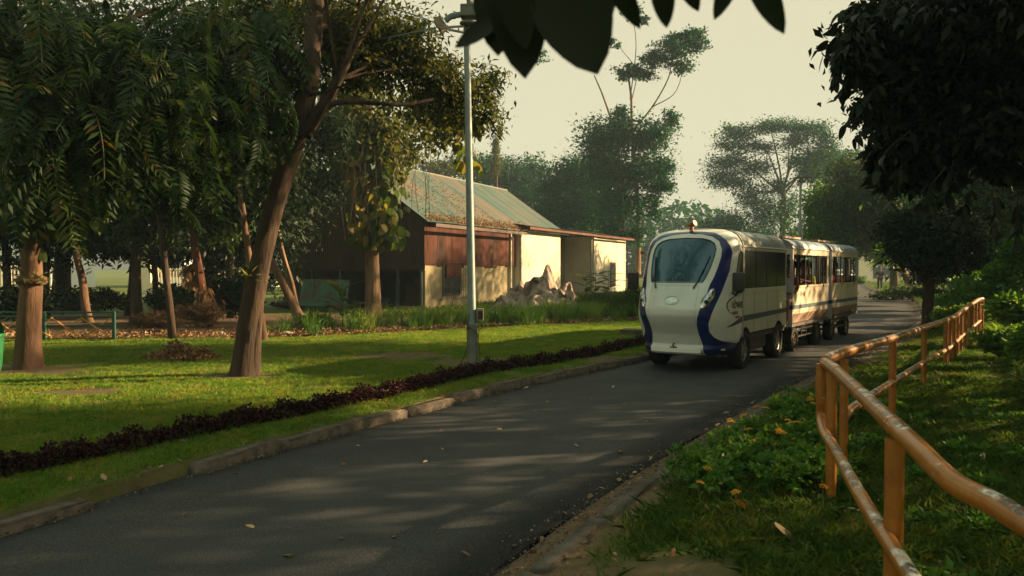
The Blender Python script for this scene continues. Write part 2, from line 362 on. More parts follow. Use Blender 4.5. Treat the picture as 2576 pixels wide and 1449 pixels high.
# long side upper corrugated sheets, s 0..7.6
for i in range(8):
    y0, y1 = i*.95, (i+1)*.95
    V_, F_ = corrug(y0, y1+.03, 1.62 - .05*(i % 3) - (.0), EZ-.02, (.05+.004*(i % 2), 0, 0), (0, 1, 0), (1, 0, 0))
    mb = MB(); mb.add(V_, F_); mb.build('sheet', M['rust'], house, True)
# walls
mb = MB(); mb.box(-.18, 0, .12, 7.6, -.1, 1.72); mb.build('wall', M['wall_shaded'], house)
mb = MB(); mb.box(-.15, .32, 7.62, 12.2, -.1, EZ-.12); mb.build('wall', M['wall'], house)
mb = MB(); mb.box(-1.6, -1.4, 12.2, 17.2, -.1, EZ-.1); mb.build('wall', M['wall_shaded'], house)
mb = MB(); mb.box(-1.6, .32, 17.2, 23, -.1, EZ-.15); mb.build('wall', M['wall'], house)
mb = MB(); mb.box(-6.3, -6.1, .1, 23, -.1, EZ); mb.build('wall', M['wall_shaded'], house)
mb = MB(); mb.box(-6.1, -1.62, 22.8, 23, -.1, EZ); mb.build('wall', M['wall_shaded'], house)
mb = MB(); mb.box(-6.1, -.2, 4.5, 4.6, -.1, 1.9); mb.build('dark_backing', M['black'], house)  # near-black sheet standing in for the dark inside the under-storey
# open under-storey of the gable end: posts, sill, frames
for x in (-6.2, -4.9, -3.6, -2.35, -1.1, -.12):
    mb = MB(); mb.box(x-.045, x+.045, .02, .12, -.1, 1.5); mb.build('post', M['frame_green'], house)
mb = MB(); mb.box(-6.3, 0, .03, .1, 1.40, 1.48); mb.build('beam', M['rust_dark'], house)
mb = MB(); mb.box(-1.05, -.17, .5, .55, .1, .95); mb.build('board', M['rust_dark'], house)
mb = MB(); mb.box(-1.1, -.15, -.02, .1, .0, .16); mb.build('sill', M['wall_shaded'], house)
# window in the lower wall
wn = MB().box(-.004, .012, 1.38, 2.62, .55, 1.58).build('window', M['glass_dark'], house)
f = MB()
f.box(0.012, .035, 1.32, 1.40, .50, 1.66); f.box(0.012, .035, 2.60, 2.68, .50, 1.66); f.box(.012, .035, 1.40, 2.60, .50, .57); f.box(.012, .035, 1.40, 2.60, 1.58, 1.66); f.box(.012, .03, 1.97, 2.03, .57, 1.58)
f.build('frame', M['frame_green'], wn)
gr = MB()
for k in range(12): gr.tube([(.16, 1.1+k*.155, .38), (.16, 1.1+k*.155, 1.7)], .008, 4)
for z in (.38, .8, 1.25, 1.7): gr.tube([(.16, 1.1, z), (.16, 2.8, z)], .009, 4)
for y_ in (1.1, 2.8):
    for z in (.38, 1.7): gr.tube([(.0, y_, z), (.16, y_, z)], .009, 4)
gr.build('grille', M['rust'], wn)
MB().box(.045, .075, 1.5, 2.6, 1.15, 1.75).build('shutter', M['rust'], wn)
w2 = MB().box(.31, .328, 20.0, 20.9, .55, 1.75).build('window', M['glass_dark'], house)
f = MB(); f.box(.328, .35, 19.9, 20.0, .45, 1.85); f.box(.328, .35, 20.9, 21.0, .45, 1.85); f.box(.328, .35, 20, 20.9, .45, .55); f.box(.328, .35, 20, 20.9, 1.75, 1.85); f.build('frame', M['rust'], w2)
MB().box(-1.39, -1.36, 14.0, 14.7, 0, 1.9).build('door', M['rust_dark'], house)
# downpipes and posts
for (x, y_) in ((.42, 7.3), (.36, 16.6)):
    mb = MB(); mb.tube([(x, y_, 0), (x, y_, EZ-.2)], .055, 10)
    for z in (.7, 1.7, 2.5): mb.tube([(x, y_, z), (x, y_, z+.09)], .07, 10)
    mb.build('downpipe', M['pipe'], house, True)
MB().box(.0, .14, 6.95, 7.1, 0, EZ-.2).build('post', M['wall'], house)
# main roof: sheets down each slope (s 0..13.2), uneven
sl = (PZ-EZ)/HWD
def roofsheet(y0, y1, xa, xb, za, zb, lift, m, name='roof_sheet', far=0):
    k = max(4, int((y1-y0)/.15*3)); V = []; Fs = []
    for i in range(k+1):
        yy = y0+(y1-y0)*i/k; a = .018*math.sin(yy/.15*2*math.pi)+lift
        for t in np.linspace(0, 1, 6):
            V.append((xa+(xb-xa)*t, yy + far*(1-t)*0, za+(zb-za)*t + a - .04*math.sin(t*math.pi)*math.sin(yy*.6)))
    for i in range(k):
        for j in range(5): Fs.append((i*6+j, (i+1)*6+j, (i+1)*6+j+1, i*6+j+1))
    mb = MB(); mb.add(V, Fs); return mb.build(name, m, house, True)
for i in range(13):
    y0 = -.35 + i*1.05
    roofsheet(y0, y0+1.12, -HWD, .42, PZ+.05, EZ-.24, .01*(i % 2), M['roof'])
    roofsheet(y0, y0+1.12, -HWD, -6.7, PZ+.05, EZ-.24, .01*(i % 2), M['roof'])
MB().tube([(-HWD, -.4, PZ+.07), (-HWD, 13.4, PZ+.02)], .07, 8).build('ridge_cap', M['roof'], house, True)
mb = MB(); mb.prism([(-6.1, 13.2, EZ), (0, 13.2, EZ), (-HWD, 13.2, PZ-.05)], (0, .08, 0), 0); mb.build('gable', M['wall_shaded'], house)
for i in range(9):     # lean-to strip over the far rooms
    y0 = 7.5 + i*1.75
    roofsheet(y0, y0+1.8, -1.9, .75, EZ+.32, EZ-.03-.02*math.sin(i*2.1), .008*(i % 2), M['roof_old'])
MB().box(.60, .64, 0-.2, 7.5, EZ-.42, EZ-.30).build('gutter', M['roof_old'], house)
MB().box(.74, .78, 7.5, 23.3, EZ-.16, EZ-.06).build('fascia', M['rust'], house)
# ---------------------------------------------------------------- the park train
M['cream'] = mat('cream paint', (.56, .54, .42), (.45, .42, .31), scale=1.6, rough=.42, coat=.3, stretch=(1, 1, .4), bump=.03, bscale=6)
M['cream2'] = mat('aged cream paint', (.60, .53, .38), (.44, .36, .24), scale=2.0, rough=.5, coat=.2, stretch=(1, 1, .3), bump=.04, bscale=6)
M['silver'] = mat('silver paint', (.66, .69, .64), (.58, .61, .57), scale=1.2, rough=.32, metal=.15, coat=.4)
M['white'] = mat('white paint', (.70, .71, .64), (.60, .61, .54), scale=2, rough=.4, coat=.3)
M['blue'] = mat('deep blue paint', (.010, .024, .13), (.007, .015, .085), scale=2, rough=.3, coat=.5)
M['blue_dull'] = mat('faded blue paint', (.018, .045, .09), (.03, .06, .085), scale=3, rough=.5)
M['roof_blue'] = mat('grey blue roof paint', (.22, .29, .34), (.15, .20, .25), scale=2, rough=.5)
M['roof_grey'] = mat('grey roof paint', (.30, .33, .31), (.20, .22, .21), scale=2, rough=.45, coat=.2)
M['pinkwall'] = mat('dusty skirt paint', (.38, .25, .17), (.26, .17, .12), scale=3, rough=.7)
M['mauve'] = mat('grey white end panel', (.40, .38, .37), (.30, .28, .28), scale=2.5, rough=.55)
M['rubber'] = mat('rubber', (.018, .018, .018), (.03, .028, .026), scale=10, rough=.85, spec=.2)
M['steel'] = mat('dark steel', (.035, .033, .032), (.06, .045, .035), scale=8, rough=.6, metal=.3)
M['rim'] = mat('wheel rim', (.30, .31, .31), (.16, .15, .14), scale=12, rough=.4, metal=.6)
M['rim_rust'] = mat('rusty rim', (.16, .08, .045), (.08, .05, .035), scale=12, rough=.7)
M['plastic'] = mat('black plastic', (.016, .017, .018), (.022, .022, .024), scale=5, rough=.45)
M['screen'] = mat('tinted windscreen', (.03, .085, .12), (.02, .065, .08), scale=.8, rough=.03, metal=.3, coat=1)
M['tint'] = mat('tinted side glass', (.014, .016, .015), (.022, .024, .022), scale=1.5, rough=.16, spec=.5)
M['chrome'] = mat('headlamp reflector', (.75, .76, .76), (.35, .36, .37), scale=22, rough=.15, metal=.9)
M['orange'] = mat('orange plastic', (.38, .12, .03), (.16, .06, .03), scale=10, rough=.5)
M['red'] = mat('red print', (.40, .03, .03), rough=.5); M['green_p'] = mat('green print', (.02, .14, .08), rough=.5)
M['curtain'] = mat('dark curtain', (.03, .032, .04), (.015, .016, .02), scale=14, rough=.95, stretch=(1, 1, .05))
M['seat'] = mat('seat vinyl', (.10, .03, .025), (.06, .02, .02), scale=6, rough=.6)
HEAD = R(33.4)
def tab(T, z): a = np.array(T); return np.interp(z, a[:, 0], a[:, 1])
HWt = [(.28, .66), (.36, .70), (.5, .735), (.8, .75), (1.85, .75), (1.97, .738), (2.06, .70), (2.13, .64), (2.18, .56), (2.215, .44)]
YFt = [(.28, -.82), (.33, -.90), (.38, -.93), (.43, -.87), (.6, -.94), (.78, -1.07), (.88, -1.12), (1.0, -1.12), (1.15, -1.05), (1.37, -.92), (1.6, -.78), (1.9, -.59), (2.05, -.49), (2.12, -.42), (2.17, -.33), (2.2, -.22), (2.215, -.1)]
X3t = [(.28, 0.674), (.36, .70), (.44, .725), (.47, 0.704), (.50, 0.644), (.56, 0.562), (.65, 0.519), (.77, 0.529), (.87, 0.564), (1.0, 0.601), (1.14, 0.634), (1.27, 0.658), (1.42, 0.679), (1.56, 0.698), (1.71, .70), (1.84, 0.704), (1.95, 0.669), (2.04, .60), (2.10, .52), (2.15, .42), (2.18, .2), (2.19, 0), (2.3, 0)]
X2t = [(.28, .43), (.35, .425), (.52, .39), (.64, .37), (.77, .38), (.88, .405), (1.06, .455), (1.21, .49), (1.35, .51), (1.45, .54), (1.61, .57), (1.78, .587), (1.89, .58), (2.02, .515), (2.09, .40), (2.125, .24), (2.145, 0), (2.3, 0)]
X1t = [(.28, .36), (1.1, .38), (1.37, .40), (1.48, .445), (1.63, .48), (1.79, .50), (1.90, .50), (1.98, .465), (2.03, .39), (2.06, .28), (2.073, 0), (2.3, 0)]
NSE = 3.2
zs = np.concatenate([np.linspace(.28, .6, 14), np.linspace(.62, 1.9, 44), np.linspace(1.92, 2.215, 34)])
def theta(x, hw): return math.asin(min(1, max(0, x/hw))**(NSE/2))
def nose_pt(z, th):
    hw = tab(HWt, z); yf = tab(YFt, z); D = -yf
    return (hw*math.sin(th)**(2/NSE), yf + D*(1-max(0, math.cos(th))**(2/NSE)), z)
nA, nB, nC, nD = 8, 4, 7, 12
def build_nose(root):
    rowsN = []
    for z in zs:
        hw = tab(HWt, z)
        t1, t2, t3 = theta(tab(X1t, z), hw), theta(tab(X2t, z), hw), theta(tab(X3t, z), hw)
        t2 = max(t2, t1); t3 = max(t3, t2); half = math.pi/2
        x1, x2, x3 = hw*math.sin(t1)**(2/NSE), hw*math.sin(t2)**(2/NSE), hw*math.sin(t3)**(2/NSE)
        th = [theta(x1*i/nA, hw) for i in range(nA)] + [theta(x1+(x2-x1)*i/nB, hw) for i in range(nB)] + [t2+(t3-t2)*i/nC for i in range(nC)] + [t3+(half-t3)*i/nD for i in range(nD+1)]
        right = [nose_pt(z, t) for t in th]; left = [(-p[0], p[1], p[2]) for p in right[:0:-1]]
        rowsN.append(left+right)
    G = np.array(rowsN); nz, nx, _ = G.shape; c0 = nA+nB+nC+nD
    parts = {'windscreen': [], 'hood': [], 'windscreen_surround': [], 'blue_band': [], 'cab_side': []}
    for i in range(nz-1):
        zc = .5*(zs[i]+zs[i+1])
        for j in range(nx-1):
            a = abs(j+.5-c0)
            if a < nA: k = 'windscreen' if zc > 1.385 and zc < 2.075 else ('hood' if zc <= 1.385 else None)
            elif a < nA+nB: k = 'windscreen_surround' if zc > 1.385 else 'hood'
            elif a < nA+nB+nC: k = 'blue_band'
            else: k = 'cab_side'
            if k is None: k = 'windscreen_surround'
            parts[k].append((i, j))
    mats = {'windscreen': M['screen'], 'hood': M['silver'], 'windscreen_surround': M['white'], 'blue_band': M['blue'], 'cab_side': M['white']}
    # smooth normals come from one joined grid: build each part from its own cells
    for k, cells in parts.items():
        idx = {}; Vp = []; Fp = []
        for (i, j) in cells:
            q = []
            for (a, b_) in ((i, j), (i, j+1), (i+1, j+1), (i+1, j)):
                if (a, b_) not in idx:
                    idx[(a, b_)] = len(Vp); Vp.append(G[a, b_])
                q.append(idx[(a, b_)])
            P = [Vp[t] for t in q]
            if np.linalg.norm(np.cross(P[1]-P[0], P[2]-P[0])) + np.linalg.norm(np.cross(P[2]-P[0], P[3]-P[0])) < 1e-8: continue
            Fp.append(q)
        Vp = np.array(Vp)
        if k == 'windscreen': Vp[:, 1] += .006
        me = mesh_np(k, Vp, Fp, mats[k], True)
        bm = bmesh.new(); bm.from_mesh(me); bmesh.ops.remove_doubles(bm, verts=bm.verts, dist=.0005); bmesh.ops.dissolve_degenerate(bm, edges=bm.edges, dist=.0005); bmesh.ops.recalc_face_normals(bm, faces=bm.faces)
        bm.to_mesh(me); bm.free()
        link(k, me, root)
    # roof cap of the cab
    top = G[-1]; mb = MB(); V_ = []; nn = c0+1
    for j in range(nn):
        l = top[c0-j]; r = top[c0+j] if c0+j < nx else top[-1]
        for t in np.linspace(0, 1, 7):
            V_.append((l[0]+(r[0]-l[0])*t, l[1], l[2] + .022*math.sin(math.pi*t)*(min(1, 6*abs(l[1]+.1)) if False else 1)*(j/(nn-1))**.5))
    Fs = []
    for j in range(nn-1):
        for t in range(6): Fs.append((j*7+t, j*7+t+1, (j+1)*7+t+1, (j+1)*7+t))
    mb.add(V_, Fs); mb.build('cab_roof', M['white'], root, True)
    # window rubber: thin dark bead round the windscreen
    pts = []
    for z in np.linspace(1.385, 2.0725, 60):
        hw = tab(HWt, z); p = nose_pt(z, theta(tab(X1t, z), hw)); pts.append((p[0], p[1]-.002, p[2]))
    loop = pts + [(-p[0], p[1], p[2]) for p in pts[::-1]]
    base = [nose_pt(1.385, theta(x, .75)) for x in np.linspace(.40, 0, 6)]
    mb = MB(); mb.tube(loop, .007, 6); mb.tube([(p[0], p[1]-.002, p[2]) for p in base] + [(-p[0], p[1]-.002, p[2]) for p in base[::-1]], .006, 6); mb.build('windscreen_seal', M['plastic'], root, True)
def surf(z, x):   # point on nose at height z, half width x (signed)
    hw = tab(HWt, z); p = nose_pt(z, theta(abs(x), hw)); return Vector((math.copysign(p[0], x), p[1], p[2]))
def wheel(root, x, y, r=.31, w=.2, rimm=None):
    o = MB(); n = 28
    prof = [(-w/2, r*.62), (-w/2, r*.93), (-w*.38, r), (w*.38, r), (w/2, r*.93), (w/2, r*.62)]
    V_ = []; Fs = []
    for i in range(n):
        a = 2*math.pi*i/n
        for (px, rr_) in prof: V_.append((x+px, y+math.cos(a)*rr_, r+math.sin(a)*rr_))
    k = len(prof)
    for i in range(n):
        for j in range(k-1): Fs.append((i*k+j, i*k+j+1, ((i+1) % n)*k+j+1, ((i+1) % n)*k+j))
    o.add(V_, Fs); ty = o.build('tyre', M['rubber'], root, True)
    s = 1 if x > 0 else -1
    q = MB(); prof = [(.30, .64), (.42, .60), (.36, .5), (.22, .42), (.22, .2), (.40, .17), (.42, 0.01)]
    V_ = []; Fs = []
    for i in range(n):
        a = 2*math.pi*i/n
        for (px, rr_) in prof: V_.append((x+s*px*w, y+math.cos(a)*rr_*r, r+math.sin(a)*rr_*r))
    k = len(prof)
    for i in range(n):
        for j in range(k-1): Fs.append((i*k+j, i*k+j+1, ((i+1) % n)*k+j+1, ((i+1) % n)*k+j))
    for i in range(5):
        a = 2*math.pi*i/5
        q.obox((x+s*w*.38, y+math.cos(a)*r*.33, r+math.sin(a)*r*.33), (.012, 0, 0), (0, math.cos(a)*r*.14, math.sin(a)*r*.14), (0, -math.sin(a)*.022, math.cos(a)*.022))
    q.add(V_, Fs); rm = q.build('rim', rimm or M['rim'], ty, True)
def text_mesh(body, size, m, name, parent, loc, rot, ext=.0015, fontskew=0):
    cu = bpy.data.curves.new(name, 'FONT'); cu.body = body; cu.size = size; cu.extrude = ext; cu.shear = fontskew; cu.align_x = 'CENTER'
    o = bpy.data.objects.new(name, cu); col.objects.link(o); bpy.context.view_layer.update()
    me = bpy.data.meshes.new_from_object(o.evaluated_get(bpy.context.evaluated_depsgraph_get())); bpy.data.objects.remove(o); me.materials.clear(); me.materials.append(m)
    return link(name, me, parent, loc, rot)
side_rot = (math.pi/2, 0, math.pi/2)     # text on the +X side
def roof_prof(hw=.75, z0=1.93, top=2.235):
    P = []
    for t in np.linspace(0, math.pi/2, 9): P.append((hw-.26+.26*math.cos(t), z0+ (top-z0-.03)*math.sin(t)))
    P.append((0.2, top-.006)); P.append((0, top)); L = [(-x, z) for x, z in P[-2::-1]]
    return P+L
def sidewall(root, y0, y1, z0, z1, arches, m, x=.75, th=.03, name='side_panel'):
    for s in (1, -1):
        poly = [(y0, z1), (y0, z0)]
        for (ya, ra) in arches:
            for t in np.linspace(math.pi, 0, 13):
                yy = ya+ra*math.cos(t); zz = .31+ra*math.sin(t)
                if zz >= z0: poly.append((yy, zz)) if y0 < yy < y1 else None
        poly += [(y1, z0), (y1, z1)]
        mb = MB(); mb.prism([(s*x, a, b_) for a, b_ in poly], (-s*th, 0, 0), 0); mb.build(name, m, root)
# engine
pos = Vector((5.06, 14.63, 0)); ax = Vector((math.cos(HEAD), -math.sin(HEAD), 0)); ay = Vector((math.sin(HEAD), math.cos(HEAD), 0))
org = pos - ax*.76 - ay*2.6
eng = empty('park_train_engine', org, -HEAD, 'white park train engine with bulging silver nose and sweeping blue band', 'train engine')
build_nose(eng)
L = 2.6
sidewall(eng, .012, L, .52, 1.28, [(.15, .36), (2.1, .36)], M['cream'])
for s in (1, -1):
    mb = MB(); mb.box(s*.72, s*.75, .012, .1, 1.28, 1.93) if s > 0 else mb.box(-.75, -.72, .012, .1, 1.28, 1.93)
    mb.box(*( (.72, .75) if s > 0 else (-.75, -.72)), .1, L, 1.885, 1.93); mb.box(*((.72, .75) if s > 0 else (-.75, -.72)), L-.03, L, 1.28, 1.885)
    mb.build('window_frame', M['cream'], eng)
    wn = MB().box(*((.725, .74) if s > 0 else (-.74, -.725)), .1, L-.03, 1.28, 1.885).build('side_window', M['tint'], eng)
    for yy in (.72, 1.35, 1.98): MB().box(*((.7405, .746) if s > 0 else (-.746, -.7405)), yy-.006, yy+.006, 1.28, 1.885).build('window_bar', M['plastic'], wn)
    mb = MB(); mb.box(*((.751, .757) if s > 0 else (-.757, -.751)), .03, L, 1.225, 1.245); mb.build('belt_rail', M['cream'], eng)
    for yy in (.6, 1.35, 2.0):
        mb = MB(); mb.box(*((.7505, .7525) if s > 0 else (-.7525, -.7505)), yy-.003, yy+.003, .56, 1.22); mb.build('panel_seam', M['plastic'], eng)
    # blue stripe, taper to the front on the cab
    poly = [(.0, .765), (1.3, .785), (L, .80), (L, .875), (1.3, .865), (.0, .86)]
    mb = MB(); mb.prism([(s*.7515, a, b_) for a, b_ in poly], (s*.002, 0, 0), 0); mb.build('stripe', M['blue_dull'], eng)
    N_ = 12; V_ = []; Fs = []
    for i in range(N_+1):
        t = i/N_; y_ = -.62+.62*t; zb = .70 + .065*t; zt = zb + .095*t**.6
        for zz in (zb, zt):
            hw = tab(HWt, zz); yf = tab(YFt, zz); c = max(0, min(1, 1-(y_-yf)/(-yf)))**(NSE/2); sn = math.sqrt(1-min(1, c*c)); xx = hw*sn**(2/NSE)
            V_.append((s*(xx+.003), y_, zz))
    for i in range(N_): Fs.append((2*i, 2*i+2, 2*i+3, 2*i+1))
    mb = MB(); mb.add(V_, Fs); mb.build('stripe', M['blue_dull'], eng)
    # cab quarter window, following the curved side
    out_ = [(-.05, 1.84), (-.11, 1.87), (-.17, 1.83), (-.24, 1.68), (-.33, 1.45), (-.36, 1.32), (-.33, 1.235), (-.2, 1.215), (-.05, 1.22)]
    def onside(y_, zz, off):
        hw = tab(HWt, zz); yf = tab(YFt, zz); c = max(0, min(1, 1-(y_-yf)/(-yf)))**(NSE/2); sn = math.sqrt(max(0, 1-c*c)); return (s*(hw*sn**(2/NSE)+off), y_, zz)
    cpt = (-.17, 1.5); V_ = [onside(*cpt, .004)]; rings = 4
    for q in range(1, rings+1):
        for (a, b_) in out_: V_.append(onside(cpt[0]+(a-cpt[0])*q/rings, cpt[1]+(b_-cpt[1])*q/rings, .004))
    k = len(out_); Fs = [(0, 1+j, 1+(j+1) % k) for j in range(k)]
    for q in range(rings-1):
        for j in range(k): Fs.append((1+q*k+j, 1+(q+1)*k+j, 1+(q+1)*k+(j+1) % k, 1+q*k+(j+1) % k))
    mb = MB(); mb.add(V_, Fs); cw = mb.build('cab_window', M['tint'], eng, True)
    MB().tube([onside(a, b_, .006) for a, b_ in out_ + out_[:1]], .008, 5).build('window_seal', M['plastic'], cw, True)
    MB().box(*((.752, .758) if s > 0 else (-.758, -.752)), -.012, .010, .52, 1.93).build('door_seam', M['mauve'], eng)
    # mirrors
    mr = MB(); X0 = .74*s; 
    mr.tube([(X0-.04*s, -.42, 1.26), (X0+.05*s, -.50, 1.20), (X0+.12*s, -.56, 1.24)], .02, 6)
    mo = mr.build('mirror_arm', M['plastic'], eng, True)
    hm = MB(); hm.box(X0+.03 if s > 0 else X0-.21, X0+.21 if s > 0 else X0-.03, -.62, -.52, 1.25, 1.54); hm.build('mirror', M['plastic'], mo, True, bevel=.035)
    # headlamp: teardrop housing on the blue edge
    V_ = []; Fs = []; nn = 18; cz = 1.155
    def lamp(u, v, off):     # u along height -1..1, v across -1..1
        zz = cz + .155*u; half = .062*math.sqrt(max(0, 1-u*u))*(1-.28*u) ; x_ = tab(X2t, zz)+.042 + .015*u + v*half
        p = surf(zz, s*min(x_, .74)); return (p[0]+s*off*.5, p[1]-off, p[2])
    hl = MB()
    for i in range(nn+1):
        u = -1+2*i/nn
        for j in range(9):
            v = -1+2*j/8; V_.append(lamp(u, v, .012+.026*max(0, (1-v*v)*(1-u*u))))
    for i in range(nn):
        for j in range(8): Fs.append((i*9+j, i*9+j+1, (i+1)*9+j+1, (i+1)*9+j))
    hl.add(V_, Fs); ho = hl.build('headlight', M['chrome'], eng, True)
    MB().tube([lamp(math.sin(t), math.cos(t)*1.0, .012) for t in np.linspace(0, 2*math.pi, 25)], .006, 5).build('lamp_rim', M['plastic'], ho, True)
    for (uu, rr_) in ((-.35, .036), (.28, .027)):
        p = Vector(lamp(uu, 0, .03)); q = MB()
        q.tube([p, p+Vector((s*.01, -.016, 0))], [rr_, rr_*.75], 12); q.build('lamp_bulb', M['glass_dark'] if uu < 0 else M['white'], ho, True)
# hood details
p0 = surf(1.12, 0)
em = MB(); ring = []
for t in np.linspace(0, 2*math.pi, 33): q = surf(1.12+.062*math.sin(t), .118*math.cos(t)); ring.append((q[0], q[1]-.004, q[2]))
em.tube(ring, .007, 6); eo = em.build('emblem', M['silver'], eng, True)
V_ = [tuple(surf(1.12, 0)+Vector((0, -.005, 0)))]+[tuple(surf(1.12+.045*math.sin(t), .085*math.cos(t))+Vector((0, -.006, 0))) for t in np.linspace(0, 2*math.pi, 24, endpoint=False)]
mb = MB(); mb.add(V_, [(0, 1+j, 1+(j+1) % 24) for j in range(24)]); mb.build('emblem_plate', M['chrome'], eo, True)
for s in (1, -1):
    a = surf(1.30, s*.30)+Vector((0, -.02, 0)); b_ = surf(1.40, s*.345)+Vector((0, -.025, 0)); c_ = surf(1.78, s*.44)+Vector((0, -.012, 0))
    w_ = MB(); w_.tube([a, b_, b_.lerp(c_, .5)+Vector((0, -.01, 0))], [.014, .008, .007], 6); wo_ = w_.build('wiper', M['plastic'], eng, True)
    q1 = surf(1.52, s*.385)+Vector((0, -.008, 0)); MB().tube([q1, q1.lerp(c_, .5), c_], .009, 6).build('wiper_blade', M['rubber'], wo_, True)
hb = MB(); hb.obox((-.02, -.915, .375), (.055, 0, 0), (0, .03, 0), (0, 0, .03)); hb.tube([(-.02, -.9, .40), (-.02, -.97, .43), (-.02, -.9, .45)], .012, 6); hb.build('tow_hook', M['steel'], eng)
MB().tube([tuple(surf(1.345, x)+Vector((0, .001, 0))) for x in np.linspace(-.36, .36, 13)], .004, 5).build('hood_seam', M['mauve'], eng, True)
for s in (1, -1): MB().tube([tuple(surf(z, s*.372)+Vector((0, .0015, 0))) for z in np.linspace(1.34, .46, 20)], .0035, 5).build('hood_seam', M['mauve'], eng, True)
V_, F_ = [], []
for x in np.linspace(-.40, .40, 17):
    p = surf(.36, x); V_ += [(p[0], p[1]-.004, .30), (p[0], p[1]-.035, .325), (p[0], p[1]-.030, .385), (p[0], p[1]+.0, .41)]
for i in range(16):
    for j in range(3): F_.append((4*i+j, 4*i+4+j, 4*i+5+j, 4*i+1+j))
mb = MB(); mb.add(V_, F_); mb.build('bumper_lip', M['white'], eng, True)
bl = surf(.36, .62); MB().obox((.62, bl[1]+.02, .37), (.055, .02, 0), (0, .02, 0), (0, 0, .012)).build('reflector', M['mauve'], eng)
bc = MB(); bc.tube([(.0, -.25, 2.20), (.0, -.25, 2.27)], [.035, .03], 10); bc.tube([(-.09, -.24, 2.275), (.0, -.26, 2.29), (.07, -.28, 2.32)], [.015, .04, .05], 12); bc.build('roof_horn', M['orange'], eng, True)
for s in (1,): bc = MB(); bc.tube([(-.74, -.42, 1.86), (-.79, -.44, 1.86)], [.035, .028], 8).build('side_marker', M['orange'], eng, True)
# roof + ends + floor
def roof_loft(root, y0, y1, m, hw=.75, z0=1.93, top=2.235, name='roof', n=2, endround=.0):
    P = roof_prof(hw, z0, top); V_ = []; Fs = []; ys = [y0, y0+.001, y1-.08, y1-.03, y1] if endround else [y0, y1]
    for y_ in ys:
        sc_ = 1 - (.06 if y_ == y1 else .02 if y_ == y1-.03 else 0)*(1 if endround else 0)
        V_ += [(x*sc_, y_, z0+(z-z0)*sc_) for x, z in P]
    k = len(P)
    for i in range(len(ys)-1):
        for j in range(k-1): Fs.append((i*k+j, i*k+j+1, (i+1)*k+j+1, (i+1)*k+j))
    Fs.append(tuple(range(k))); Fs.append(tuple(range((len(ys)-1)*k, len(ys)*k)))
    mb = MB(); mb.add(V_, Fs); return mb.build(name, m, root, True)
rf = roof_loft(eng, .0, L, M['roof_grey'], endround=1)
for yy in (.08, .95, 1.8):
    P = roof_prof(.753, 1.93, 2.238); MB().tube([(x, yy, z) for x, z in P], .006, 5, cap=False).build('roof_seam', M['mauve'], rf, True)
for s in (1, -1): MB().tube([(s*.757, -.02, 1.945), (s*.757, L, 1.945)], .012, 6).build('gutter', M['white'], eng, True)
MB().box(-.72, .72, L-.04, L-.005, .5, 1.93).build('rear_panel', M['mauve'], eng)
MB().box(-.72, .72, .0, L-.05, .46, .54).build('floor_frame', M['steel'], eng)
for s in (1, -1):
    mb = MB(); mb.box(*((.40, .46) if s > 0 else (-.46, -.40)), -.6, L, .34, .42); mb.box(*((.60, .66) if s > 0 else (-.66, -.60)), .7, 1.6, .26, .46); mb.build('chassis_rail', M['steel'], eng)
MB().box(-.6, .6, -.6, .05, .25, .42).build('underbody', M['steel'], eng)
MB().tube([(-.6, .15, .31), (.6, .15, .31)], .035, 8).build('axle', M['steel'], eng); MB().tube([(-.6, 2.1, .31), (.6, 2.1, .31)], .035, 8).build('axle', M['steel'], eng)
for (x, y_) in ((.64, .15), (-.64, .05), (.64, 2.1), (-.64, 2.1)): 
    e_ = empty('wheel', (0, 0, 0)); e_.parent = eng; wheel(e_, x, y_)
# lettering on the cab side
def wrap_text(body, size, y0, z0, skew=0):
    o = text_mesh(body, size, M['plastic'], 'lettering', eng, (0, 0, 0), (0, 0, 0), fontskew=skew)
    for v in o.data.vertices:
        y_, zz, dep = y0+v.co.x, z0+v.co.y, v.co.z
        hw = tab(HWt, zz); yf = tab(YFt, zz); c = max(0, min(1, 1-(y_-yf)/(-yf)))**(NSE/2) if y_ < 0 else 0
        v.co = Vector((hw*math.sqrt(max(0, 1-c*c))**(2/NSE)+.005+dep, y_, zz))
    return o
wrap_text('वंदेभारत', .155, -.27, .985, .1); wrap_text('RAIPUR', .068, -.36, .895)
def side_box(y0, y1, z0, z1, m, name):
    V_ = []
    for y_ in np.linspace(y0, y1, 5):
        for zz in (z0, z1):
            hw = tab(HWt, zz); yf = tab(YFt, zz); c = max(0, min(1, 1-(y_-yf)/(-yf)))**(NSE/2) if y_ < 0 else 0; xx = hw*math.sqrt(1-min(1, c*c))**(2/NSE); V_.append((xx+.004, y_, zz))
    mb = MB(); mb.add(V_, [(2*i, 2*i+2, 2*i+3, 2*i+1) for i in range(4)]); mb.build(name, m, eng)
side_box(-.36, -.14, .835, .865, M['red'], 'red_bar'); side_box(-.23, -.03, .79, .815, M['green_p'], 'green_bar')
arc = []
for t in np.linspace(R(75), R(235), 22):
    y_ = -.22+.42*math.cos(t); zz = 1.03+.15*math.sin(t); hw = tab(HWt, zz); yf = tab(YFt, zz); c = max(0, min(1, 1-(y_-yf)/(-yf)))**(NSE/2); arc.append((hw*math.sqrt(1-min(1, c*c))**(2/NSE)+.003, y_, zz))
MB().tube(arc, [.002+.008*math.sin(math.pi*i/21) for i in range(22)], 6).build('swoosh', M['plastic'], eng, True)
